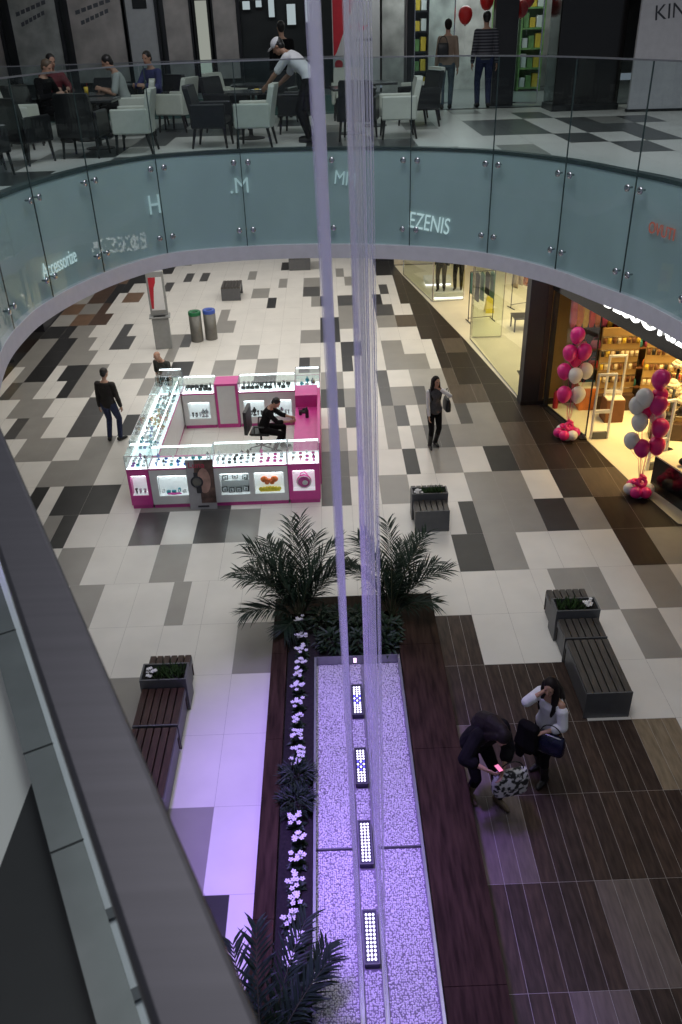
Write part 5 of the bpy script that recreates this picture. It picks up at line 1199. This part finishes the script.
TZ = UP + .7525
def small(nm, l, cat, loc, f, m_): t = thing(nm, l, cat, loc); m = MB(); f(m); m.build('body', m_, t, True); return t
t = small('glass_tumbler', 'orange drink in a tumbler on the left square table', 'glass', (-4.10, 16.3, TZ), lambda m: m.lathe((0, 0, 0), [(.03, 0), (.038, .12), (.035, .12), (.03, .01)], 12), 'acc_yellow'); m = MB(); m.tube((0, 0, .02), (.03, .0, .18), .004, .004, 5); m.build('straw', 'red', t)
t = small('saucer', 'white saucer with napkin on the left square table', 'saucer', (-4.30, 16.25, TZ), lambda m: m.lathe((0, 0, 0), [(.05, 0), (.09, .015), (.085, .017), (.05, .006)], 18), 'white'); m = MB(); m.box(-.04, .05, -.03, .04, .016, .022); m.build('napkin', 'petal', t)
t = small('menu_card', 'white menu card lying on the table between the strand curtains', 'menu', (.50, 16.1, TZ), lambda m: m.box(-.13, .13, -.09, .09, 0, .006), 'white'); m = MB(); m.box(-.1, .1, .02, .06, .006, .007); m.build('print', 'text_grey', t)
t = small('plate', 'small plate with yellow leftovers on the round table the waiter is clearing', 'plate', (-1.1, 16.0, TZ), lambda m: m.lathe((0, 0, 0), [(.05, 0), (.10, .015), (.095, .017), (.05, .006)], 18), 'white'); m = MB(); m.ball((0, 0, .018), (.05, .04, .012), 10, 5); m.build('leftovers', 'acc_yellow', t)

# sign reflections in the fascia, built as glowing letters
fascia_reflection('Accessorize', -3.80, 12.05, 5.30, .30, 'text_white', 'white lit lettering at the lower left of the balcony fascia', R(2), .62)
fascia_reflection('H', -2.74, 13.98, 5.66, .42, 'text_white2', 'single white letter on the fascia beside the third seam from the left', 0, .8)
fascia_reflection('.M', -1.38, 14.35, 5.87, .34, 'text_white2', 'white dot and letter on the fascia left of the hanging strands')
fascia_reflection('MM', .36, 14.3, 5.95, .3, 'text_white2', 'white letters on the fascia seen between the strand curtains', R(-8), .8)
fascia_reflection('EZENIS', 1.66, 13.8, 5.27, .36, 'text_white', 'white lit lettering on the fascia right of the hanging strands', R(-7), .62)
fascia_reflection('OVUTI', 3.88, 10.35, 5.86, .20, 'text_red', 'dim red lettering at the right end of the balcony fascia', R(0), .9)

# ------------------------------------------------------------------ people
def remesh(m, name, mats, parent, vox, smooth_it=2):
    me = bpy.data.meshes.new(name); me.from_pydata(m.v, [], m.f); me.update()
    o = bpy.data.objects.new(name + '_src', me); COL.objects.link(o)
    r = o.modifiers.new('r', 'REMESH'); r.mode = 'VOXEL'; r.voxel_size = vox; r.use_smooth_shade = True
    if smooth_it: s = o.modifiers.new('s', 'SMOOTH'); s.factor = .5; s.iterations = smooth_it
    dg = bpy.context.evaluated_depsgraph_get(); me2 = bpy.data.meshes.new_from_object(o.evaluated_get(dg))
    bpy.data.objects.remove(o); bpy.data.meshes.remove(me)
    me2.name = name; me2.materials.clear(); me2.materials.append(M[mats])
    o2 = bpy.data.objects.new(name, me2); COL.objects.link(o2); o2.parent = parent; return o2
def limb(m, pts, rs, n=10):
    for (a, b), (r0, r1) in zip(zip(pts[:-1], pts[1:]), zip(rs[:-1], rs[1:])): m.tube(a, b, r0, r1, n)
    for p, r in zip(pts, rs): m.ball(p, r * 1.0, n, 6)
def ik(a, c, l1, l2, pole):
    a, c = Vector(a), Vector(c); d = c - a; L = min(d.length, (l1 + l2) * .999); u = d.normalized(); c = a + u * L
    x = (l1 * l1 - l2 * l2 + L * L) / (2 * L); h = math.sqrt(max(0, l1 * l1 - x * x)); p = Vector(pole); p = (p - u * p.dot(u)).normalized()
    return a + u * x + p * h, c
def person(label, loc, rz, pose, wear, H=1.75, fem=False, vox=.011, group=None, name='person', cat='person', headless=False):
    """local frame: facing +y, right hand at +x. Poses use metres for a 1.75 m figure, scaled by H/1.75"""
    t = thing(name, label, cat, loc, rz, group); k = H / 1.75
    P = lambda q: Vector(q)
    pel = P(pose.get('pelvis', (0, 0, .95))); lean = R(pose.get('lean', 0)); side = R(pose.get('side', 0)); turn = R(pose.get('turn', 0))
    sw = .165 if fem else .185
    def spine(z):
        n = 12; p = pel.copy()
        for i in range(n):
            zz = z * (i + .5) / n; a = lean * min(1, max(0, zz + .02) / .18); b = side * min(1, max(0, zz) / .2)
            p = p + Vector((math.sin(b), math.sin(a), math.cos(a) * math.cos(b))) * (z / n)
        a = lean * min(1, max(0, z + .02) / .18); b = side * min(1, max(0, z) / .2); tw = turn * min(1, max(0, z) / .4)
        return p, Matrix.Rotation(b, 3, 'Y') @ Matrix.Rotation(-a, 3, 'X') @ Matrix.Rotation(tw, 3, 'Z')
    def SP(x, y, z): p, m_ = spine(z); return p + m_ @ Vector((x, y, 0))
    tor = [(-.10, .10, .085), (-.05, .155, .105), (.02, .165 if not fem else .17, .112), (.10, .148 if not fem else .138, .10), (.20, .140 if not fem else .122, .092), (.30, .155 if not fem else .138, .105), (.38, .168 if not fem else .150, .108 if not fem else .115), (.46, .165 if not fem else .145, .09), (.51, .11, .07), (.545, .06, .055)]
    def torso(m, z0, z1, g):
        rings = []
        for z, w, d in tor:
            if z < z0 - .001 or z > z1 + .001: continue
            rings.append([SP((w + g) * math.cos(a), (d + g) * math.sin(a), z) for a in [2 * math.pi * i / 20 for i in range(20)]])
        m.loft(rings)
    sh = [SP(-sw, 0, .455), SP(sw, 0, .455)]
    hands = pose.get('hands', [(-.24, .06, .78), (.24, .06, .78)]); poles = pose.get('elbows', [(-.5, -.8, -.2), (.5, -.8, -.2)])
    arms = []
    for s in (0, 1):
        e, w = ik(sh[s], hands[s], .295, .265, poles[s]); arms.append((sh[s], e, w))
    feet = pose.get('feet', [(-.11, 0, .085), (.11, 0, .085)]); kp = pose.get('knees', [(-.1, 1, 0), (.1, 1, 0)]); fd = pose.get('toes', [(-.12, 1), (.12, 1)])
    legs = []
    for s in (0, 1):
        h = pel + Vector(((-.092, .092)[s], 0, -.035)); q, a = ik(h, feet[s], .435, .435, kp[s]); legs.append((h, q, a))
    nb, nm = spine(.53); hp = R(pose.get('head', (0, 0))[0]); hy = R(pose.get('head', (0, 0))[1])
    HM = nm @ Matrix.Rotation(hy, 3, 'Z') @ Matrix.Rotation(-hp, 3, 'X')
    nk = nb + nm @ Vector((0, .01, .03)); hc = nk + (nm @ Vector((0, .012, .035))) + HM @ Vector((0, .018, .115))
    HD = lambda x, y, z: hc + HM @ Vector((x, y, z))
    b = MB(); torso(b, -.2, .6, 0)
    limb(b, [SP(0, -.005, .50), nk, hc + HM @ Vector((0, -.01, -.05))], [.058, .052, .055])
    if not headless:
        b.ball(HD(0, -.012, .025), (.074, .094, .092), 18, 12, mtx=HM); b.ball(HD(0, .022, -.04), (.058, .066, .074), 16, 10, mtx=HM); b.ball(HD(0, .055, -.092), (.028, .026, .022), 10, 6, mtx=HM)
        limb(b, [HD(0, .086, .022), HD(0, .108, -.022)], [.008, .014], 8); b.ball(HD(0, .083, -.060), (.026, .010, .011), 10, 6, mtx=HM)
        for s in (-1, 1): b.ball(HD(.074 * s, -.012, -.005), (.009, .020, .030), 8, 6, mtx=HM); b.ball(HD(.033 * s, .072, .030), (.022, .014, .009), 8, 5, mtx=HM)
    for s in (0, 1):
        S_, e, w = arms[s]; f = 1.0 if not fem else .87
        limb(b, [SP((-.10, .10)[s], 0, .455), S_, S_.lerp(e, .5), e, e.lerp(w, .35), w], [.052, .055 * f, .048 * f, .040 * f, .041 * f, .027 * f])
        d = (w - e).normalized(); curl = pose.get('curl', .5); pn = Vector(pose.get('palms', [(.9, .2, -.1), (-.9, .2, -.1)])[s]); pn = (pn - d * pn.dot(d)).normalized(); sd = d.cross(pn) * (1 if s == 0 else -1)
        # palm, four fingers, thumb
        c0 = w + d * .05; mt = Matrix((sd, pn, d)).transposed(); b.ball(c0, (.040, .017, .056), 12, 8, mtx=mt)
        for i, (ox, ln) in enumerate(((.030, .070), (.010, .079), (-.010, .073), (-.029, .056))):
            p = c0 + sd * ox + d * .042; pts = [p]; a = .15
            for j in range(3): a += curl * (.55 if j else .35); pts.append(pts[-1] + (d * math.cos(a) + pn * math.sin(a)) * ln * (.44, .32, .24)[j])
            limb(b, pts, [.0105, .0100, .0092, .0080], 7)
        tb = c0 + sd * .034 - d * .022; t1 = tb + (sd * .6 + d * .7 + pn * .35).normalized() * .038; t2 = t1 + (sd * .2 + d * .85 + pn * .45).normalized() * .030
        limb(b, [c0 - d * .02 + sd * .015, tb, t1, t2], [.014, .0135, .0115, .0095], 7)
    for s in (0, 1):
        h, q, a = legs[s]; limb(b, [h, h.lerp(q, .5), q, q.lerp(a, .35), a], [.088, .072, .054, .052, .036]); v = Vector((fd[s][0], fd[s][1], 0)).normalized()
        limb(b, [a, a + Vector((0, 0, -.045)) - v * .035, a + Vector((0, 0, -.055)) + v * .07, a + Vector((0, 0, -.062)) + v * .13], [.036, .034, .032, .022])
    def fin(m, nm_, mm, vx=None): 
        m.v = [tuple(Vector(p) * k) for p in m.v]; return remesh(m, nm_, mm, t, vx or vox)
    fin(b, 'body', wear.get('skin', 'skin'))
    # clothes
    if 'top' in wear:
        c = MB(); tw = wear['top']; torso(c, wear.get('hem', -.06), .52 if not wear.get('offsh') else .47, wear.get('puff', .014))
        for s in (0, 1):
            if s in wear.get('bare', ()): continue
            S_, e, w = arms[s]; g = wear.get('puff', .014); f = 1.0 if not fem else .87; base = SP((-.09, .09)[s], 0, .45)
            if wear.get('offsh') and s == 0: base = S_.lerp(e, .32); S_ = S_.lerp(e, .36)
            sl = wear.get('sleeve', 'long')
            if sl == 'long': limb(c, [base, S_, S_.lerp(e, .5), e, e.lerp(w, .4), e.lerp(w, .93)], [.055 + g, .056 * f + g, .05 * f + g, .043 * f + g, .042 * f + g, .032 * f + g])
            elif sl == 'half': limb(c, [base, S_, S_.lerp(e, .5), S_.lerp(e, .85)], [.055 + g, .056 * f + g, .052 * f + g, .05 * f + g])
            elif sl == 'three': limb(c, [base, S_, S_.lerp(e, .5), e, e.lerp(w, .35)], [.055 + g, .056 * f + g, .052 * f + g, .048 * f + g, .046 * f + g])
        if wear.get('collar'): limb(c, [SP(0, -.01, .51), nk], [.068, .064])
        fin(c, wear.get('topname', 'jacket'), tw)
    if 'vest' in wear:
        c = MB(); torso(c, -.10, .52, .026); limb(c, [SP(-.12, 0, .455), SP(.12, 0, .455)], [.07, .07]); limb(c, [SP(0, -.01, .50), nk], [.072, .070]); fin(c, 'vest', wear['vest'])
    if 'apron' in wear:
        c = MB(); rings = []
        for z, w_ in ((.05, .15), (-.1, .18), (-.45, .19)):
            rings.append([pel + Vector((w_ * math.cos(a), .125 * math.sin(a) + .02, z)) for a in [2 * math.pi * i / 18 for i in range(18)]])
        c.loft(rings); fin(c, 'apron', wear['apron'])
    if 'bottom' in wear:
        c = MB(); torso(c, -.10, .10, .008)
        for s in (0, 1):
            h, q, a = legs[s]; lo = wear.get('hemleg', .97); g = .012 if not fem else .007
            limb(c, [h, h.lerp(q, .5), q, q.lerp(a, .4), q.lerp(a, lo)], [.092 + g, .076 + g, .058 + g, .054 + g, .044 + g])
        fin(c, wear.get('bottomname', 'trousers'), wear['bottom'])
    if 'shoe' in wear:
        for s in (0, 1):
            h, q, a = legs[s]; v = Vector((fd[s][0], fd[s][1], 0)).normalized(); c = MB(); dn = Vector((0, 0, 1))
            limb(c, [a - dn * .032 - v * .045, a - dn * .042 + v * .04, a - dn * .048 + v * .13, a - dn * .054 + v * .165], [.049, .043, .037, .028])
            if wear.get('boot'): limb(c, [a - dn * .03, a.lerp(q, .3), a.lerp(q, .62)], [.050, .056, .064])
            else: limb(c, [a - dn * .03, a + dn * .01], [.046, .047])
            fin(c, 'boot' if wear.get('boot') else 'shoe', wear['shoe'])
    if not headless:
        hs = wear.get('hair', 'short'); c = MB(); hm = wear.get('haircol', 'hair')
        if hs != 'bald':
            c.ball(HD(0, -.026, .036), (.083, .098, .094), 18, 12, mtx=HM); c.ball(HD(0, -.055, -.02), (.072, .058, .07), 14, 9, mtx=HM)
            if hs == 'long':
                pts = [HD(0, -.07, .0), nk + nm @ Vector((0, -.075, .0)), SP(0, -.125, .40), SP(0, -.135, .24)]; hw = wear.get('hairw', 1.0); limb(c, pts, [.085, .085 * hw, .085 * hw, .055 * hw], 12)
                for s in (-1, 1): limb(c, [HD(.066 * s, -.02, .03), HD(.072 * s, .0, -.06), nk + nm @ Vector((.085 * s, .02, -.03)), SP(.10 * s, .075, .38), SP(.095 * s, .11, .28)], [.034 * hw, .038 * hw, .040 * hw, .036 * hw, .018], 9)
            fin(c, 'hair', hm)
        if hs == 'cap':
            pass
        if 'cap' in wear:
            c = MB(); c.ball(HD(0, -.012, .055), (.090, .106, .078), 18, 10, mtx=HM); c.ball(HD(0, .115, .055), (.066, .075, .010), 14, 6, mtx=HM); fin(c, 'cap', wear['cap'])
        c = MB()
        for s in (-1, 1): c.ball(HD(.033 * s, .0795, .020) * k, (.012 * k, .006 * k, .007 * k), 8, 5, mtx=HM)
        c.build('eyes', 'eye', t, True)
        c = MB(); c.ball(HD(0, .0885, -.060) * k, (.024 * k, .006 * k, .008 * k), 10, 5, mtx=HM); c.build('mouth', 'lip', t, True)
    t['_k'] = k
    del t['_k']
    return t, dict(arms=[[p * k for p in a] for a in arms], SP=lambda x, y, z: SP(x, y, z) * k, head=hc * k, legs=[[p * k for p in a] for a in legs])
def face(fx, fy): return math.atan2(-fx, fy)
M['jkt_brown'] = mat('jacket_dark_brown', (.018, .013, .011), .7, var=.3); M['jeans'] = mat('jeans_blue', (.022, .030, .085), .8, var=.25, scale=20); M['olive'] = mat('shirt_olive', (.040, .042, .035), .8, var=.2); M['blackcloth'] = mat('black_cloth', (.008, .007, .008), .9, var=.3, spec=.15); M['greyvest'] = mat('vest_grey', (.065, .062, .068), .85, var=.25, scale=30); M['whitecloth'] = mat('white_cloth', (.68, .67, .69), .8, var=.06); M['boot_tan'] = mat('boot_tan', (.15, .11, .06), .6, var=.25); M['boot_black'] = mat('boot_black', (.012, .010, .010), .5, var=.2); M['beige'] = mat('beige_cloth', (.28, .20, .15), .8, var=.1); M['jeans2'] = mat('jeans_grey_blue', (.07, .10, .13), .8, var=.2); M['stripe'] = mat('striped_knit', (.045, .045, .06), .8, var=.2)
def stripe():
    m = M['stripe']; t = m.node_tree; b = t.nodes['Principled BSDF']; tc = t.nodes.new('ShaderNodeTexCoord'); w = t.nodes.new('ShaderNodeTexWave'); w.bands_direction = 'Z'; w.inputs['Scale'].default_value = 5.5
    r = t.nodes.new('ShaderNodeValToRGB'); r.color_ramp.elements[0].color = (.02, .02, .03, 1); r.color_ramp.elements[1].color = (.12, .12, .14, 1); r.color_ramp.elements[0].position = .45; r.color_ramp.elements[1].position = .6
    t.links.new(tc.outputs['Object'], w.inputs['Vector']); t.links.new(w.outputs['Color'], r.inputs[0]); t.links.new(r.outputs[0], b.inputs['Base Color'])
stripe()
M['greyshirt'] = mat('shirt_grey', (.36, .38, .36), .8, var=.06); M['bluejersey'] = mat('jersey_blue', (.05, .05, .16), .8, var=.3); M['darkred'] = mat('dark_red_cloth', (.16, .02, .03), .8, var=.2)
GP = None
person('man in dark jacket and blue jeans seen from behind left of the kiosk', (-5.06, 17.45, 0), face(.25, 1), dict(hands=[(-.25, .02, .80), (.26, .08, .82)], feet=[(-.12, 0, .085), (.13, .04, .085)], toes=[(-.3, 1), (.5, .8)], head=(10, -15)), dict(top='jkt_brown', bottom='jeans', shoe='boot_black', hair='short', hem=-.10), 1.74)
person('bald man in a dark olive shirt behind the far left corner of the kiosk', (-4.02, 18.98, 0), face(-.45, -.9), dict(lean=14, pelvis=(0, -.04, .93), hands=[(-.24, .12, .80), (.26, -.02, .82)], head=(18, -10)), dict(top='olive', sleeve='half', bottom='blackcloth', shoe='boot_black', hair='bald', topname='shirt', hem=-.1), 1.66)
person('woman with long dark hair in a grey vest, hand at her face', (2.24, 16.60, 0), face(.25, -1), dict(hands=[(-.07, .17, 1.49), (.19, .17, .84)], elbows=[(-.9, .2, -.6), (.6, -.6, -.1)], feet=[(-.07, -.04, .085), (.11, .07, .085)], head=(6, 14)), dict(top='whitecloth', topname='blouse', vest='greyvest', bottom='blackcloth', shoe='boot_black', boot=True, hair='long', haircol='hair_brown', puff=.008), 1.64, True)
def bag_on(label, name, loc, rz, w, d, h, m_, hm='black', cat='bag', strap=None):
    t = thing(name, label, cat, loc, rz); m = MB(); m.loft([[(w * q * .5 * math.copysign(abs(math.cos(a)) ** .5, math.cos(a)), d * p * .5 * math.copysign(abs(math.sin(a)) ** .5, math.sin(a)), z) for a in [2 * math.pi * i / 20 for i in range(20)]] for z, q, p in ((-h, .9, .9), (-h + .03, 1, 1), (-h * .4, 1, 1), (-.02, .92, .6), (0, .9, .4))]); m.build('bag_body', m_, t, True)
    m = MB(); n = 12; sh_ = strap or .16
    m.path([(w * .36 * math.cos(math.pi * i / n), 0, -.02 + sh_ * math.sin(math.pi * i / n)) for i in range(n + 1)], .008, 6); m.build('handle', hm, t, True); return t
bag_on('black shoulder bag of the woman in the grey vest', 'shoulder_bag', (2.52, 16.66, 1.12), face(1, .2), .32, .12, .28, 'black', strap=.24)
# seated clerk and chair
person('clerk in black seated inside the kiosk leaning over to the right', (-1.50, 16.72, 0), face(1, -.12), dict(pelvis=(0, -.02, .56), lean=24, hands=[(.02, .62, .84), (.14, .60, .78)], elbows=[(-.5, -.4, -.6), (.5, -.4, -.6)], feet=[(-.14, .38, .085), (.15, .22, .085)], knees=[(-.1, 1, .6), (.1, 1, .6)], head=(22, -20)), dict(top='blackcloth', topname='sweater', bottom='blackcloth', shoe='boot_black', hair='short', sleeve='three', skin='skin'), 1.70, True)
t = thing('office_chair', 'black swivel chair under the clerk inside the kiosk', 'chair', (-1.60, 16.74, 0), face(1, -.12)); m = MB(); m.box(-.23, .23, -.22, .24, .42, .475, ch=.03); m.build('seat', 'black', t); m = MB(); m.loft([[(x, y, z) for x, y in ((-.27, -.31), (.27, -.31), (.27, -.24), (-.27, -.24))] for z in (.46, .7, 1.0)]); m.box(-.03, .03, -.29, -.26, .44, .55); m.build('backrest', 'black', t)
m = MB(); m.tube((0, 0, .08), (0, 0, .42), .025)
for i in range(5): a = 2 * math.pi * i / 5; m.tube((0, 0, .10), (.26 * math.cos(a), .26 * math.sin(a), .06), .018, .012); m.ball((.26 * math.cos(a), .26 * math.sin(a), .03), .03, 8, 5)
m.build('swivel_base', 'black', t)
for s in (-1, 1): m = MB(); m.path([(.22 * s, -.1, .45), (.27 * s, -.08, .66), (.27 * s, .14, .66)], .015, 6); m.build('armrest', 'black', t)
# two women in the foreground
person('woman in black bending over a patterned bag beside the planter', (1.57, 6.84, 0), face(.42, -.9), dict(pelvis=(-.05, -.12, .91), lean=40, hands=[(-.06, .40, .90), (.14, .36, .98)], elbows=[(-.8, -.2, -.5), (.8, -.2, -.3)], feet=[(-.25, .16, .085), (.0, -.10, .085)], head=(28, -10)), dict(top='blackcloth', bottom='blackcloth', shoe='boot_tan', boot=True, hair='long', haircol='hair_brown', hem=-.14, puff=.040, sleeve='three', topname='coat', hairw=1.45), 1.76, True, .0085)
M['pattern'] = mat('newspaper_print', (.30, .29, .29), .6, var=.95, scale=16)
for nd in M['pattern'].node_tree.nodes:
    if nd.type == 'VALTORGB': nd.color_ramp.elements[0].position = .46; nd.color_ramp.elements[1].position = .54
bag_on('patterned black and white bag held open by the woman in black', 'patterned_bag', (1.90, 6.52, .88), face(.2, -.98), .42, .17, .34, 'pattern')
t = thing('phone', 'small pink glowing phone in the hand of the woman in black', 'phone', (1.74, 6.47, .975), face(.4, -.9)); m = MB(); m.box(-.03, .03, -.055, .055, 0, .010, ch=.003); m.build('case', 'black', t); m = MB(); m.box(-.026, .026, -.05, .05, .0101, .012); m.build('screen', emis('phone_glow', (1, .25, .5), 1.2), t)
lw, li = person('woman in a white off shoulder top touching her forehead on the wooden floor', (2.50, 7.22, 0), face(-.74, -.58), dict(lean=5, hands=[(-.10, .28, 1.04), (.03, .165, 1.585)], elbows=[(-.7, -.4, -.5), (.55, .75, -.75)], feet=[(-.11, .10, .085), (.11, -.08, .085)], head=(10, 20), palms=[(.3, .2, 1), (-.2, -1, .0)]), dict(top='whitecloth', topname='blouse', offsh=True, bottom='blackcloth', shoe='boot_black', boot=True, hair='long', haircol='hair_brown', sleeve='three', puff=.026, hem=-.12, hairw=1.25), 1.64, True, .0085)
M['bag_blue'] = mat('bag_blue_shine', (.006, .007, .028), .22, var=.6, scale=5)
bag_on('dark blue shiny handbag hanging from the arm of the woman in white', 'handbag', (2.45, 6.95, .98), face(-.5, -.75), .36, .15, .27, 'bag_blue')
t = thing('folded_jacket', 'black jacket hung over the forearm of the woman in white', 'jacket', (2.20, 7.04, 1.06), face(-.62, -.62)); m = MB(); m.loft([[(x * q, y * p, z) for x, y in ((-.13, -.06), (0, -.08), (.13, -.05), (.13, .05), (0, .08), (-.13, .06))] for z, q, p in ((-.42, .7, .8), (-.32, 1.15, 1.2), (-.15, 1.0, 1.0), (0, .95, .9), (.035, .7, .4))]); remesh(m, 'fabric', 'blackcloth', t, .014, 4)
m = MB(); m.loft([[(x * q + .07, y * p, z) for x, y in ((-.05, -.05), (.05, -.05), (.06, .05), (-.05, .05))] for z, q, p in ((-.56, .8, .8), (-.4, 1.1, 1.1), (-.2, 1, 1))]); remesh(m, 'sleeve', 'blackcloth', t, .014, 4)
# upper floor
person('waiter in white shirt and cap bending over the table', (-.22, 15.25, UP), face(-1, .35), dict(pelvis=(0, -.05, .93), lean=52, hands=[(-.12, .66, .84), (.16, .58, .82)], elbows=[(-.6, -.3, -.6), (.6, -.3, -.6)], feet=[(-.12, -.05, .085), (.12, .05, .085)], head=(-12, 0)), dict(top='whitecloth', topname='shirt', sleeve='half', bottom='blackcloth', apron='blackcloth', shoe='boot_black', hair='short', cap='whitecloth', skin='skin2'), 1.78)
person('woman in a beige top and jeans walking away with a dark bag', (2.72, 20.0, UP), face(.15, 1), dict(hands=[(-.25, .06, .80), (.24, -.05, .80)], feet=[(-.09, -.08, .09), (.09, .12, .085)], head=(0, 5)), dict(top='beige', topname='top', bottom='jeans2', shoe='boot_black', hair='short', haircol='hair_brown'), 1.68, True, .012)
bag_on('dark shoulder bag on the back of the woman in the beige top', 'shoulder_bag', (2.60, 19.82, UP + 1.28), 0, .24, .12, .26, 'black', strap=.14)
person('man in a dark striped sweater walking away beside the woman in beige', (3.55, 20.15, UP), face(.0, 1), dict(hands=[(-.25, .10, .80), (.25, -.05, .80)], feet=[(-.10, .10, .085), (.10, -.10, .09)], head=(0, 0)), dict(top='stripe', topname='sweater', bottom='jeans', shoe='boot_black', hair='short'), 1.80, False, .012)
SIT = dict(pelvis=(0, .02, .56), feet=[(-.13, .42, .085), (.13, .42, .085)], knees=[(-.1, 1, .5), (.1, 1, .5)], hands=[(-.15, .42, .80), (.15, .42, .80)])
def sit(**k): d = dict(SIT); d.update(k); return d
person('man in a light grey shirt seated in profile at the left tables', (-3.55, 16.95, UP), face(-1, -.2), sit(lean=16, head=(14, 0)), dict(top='greyshirt', topname='shirt', sleeve='half', bottom='blackcloth', shoe='boot_black', hair='short'), 1.74, False, .012)
person('person in a blue jersey seated behind the left white armchair', (-3.18, 18.05, UP), face(-.6, -.8), sit(lean=8, head=(8, 10)), dict(top='bluejersey', topname='jersey', sleeve='long', bottom='blackcloth', shoe='boot_black', hair='short'), 1.72, False, .012)
person('person with tan hair in a dark coat seated at the far left table', (-4.95, 16.45, UP), face(.9, -.3), sit(lean=14, head=(15, 0)), dict(top='blackcloth', topname='coat', bottom='blackcloth', shoe='boot_black', hair='short', haircol='hair_tan'), 1.70, False, .012)
person('person in a dark red top seated behind the tan haired person', (-5.0, 17.45, UP), face(.6, -.8), sit(lean=6, head=(10, 0)), dict(top='darkred', topname='top', bottom='blackcloth', shoe='boot_black', hair='short'), 1.74, False, .012)
person('dark clothed person standing far behind the waiter', (-.75, 19.3, UP), face(-.3, 1), dict(hands=[(-.25, .06, .80), (.25, .06, .80)]), dict(top='blackcloth', bottom='blackcloth', shoe='boot_black', hair='short'), 1.74, False, .013)
# mannequins of the clothes shop
for k, (x, y, c, l) in enumerate(((3.86, 27.95, 'cloth_dark', 'dark dressed mannequin on the front plinth, the left one'), (4.45, 28.0, 'blackcloth', 'dark dressed mannequin on the front plinth, the right one'))):
    person(l, (x, y, .233), face(-.3, -1), dict(feet=[(-.10, 0, .085), (.10, .06, .085)]), dict(top=c, bottom=c, shoe='boot_black', boot=True, hair='bald', skin='white'), 1.76, False, .014, 'mannequins in the clothes shop window', 'mannequin', 'mannequin')
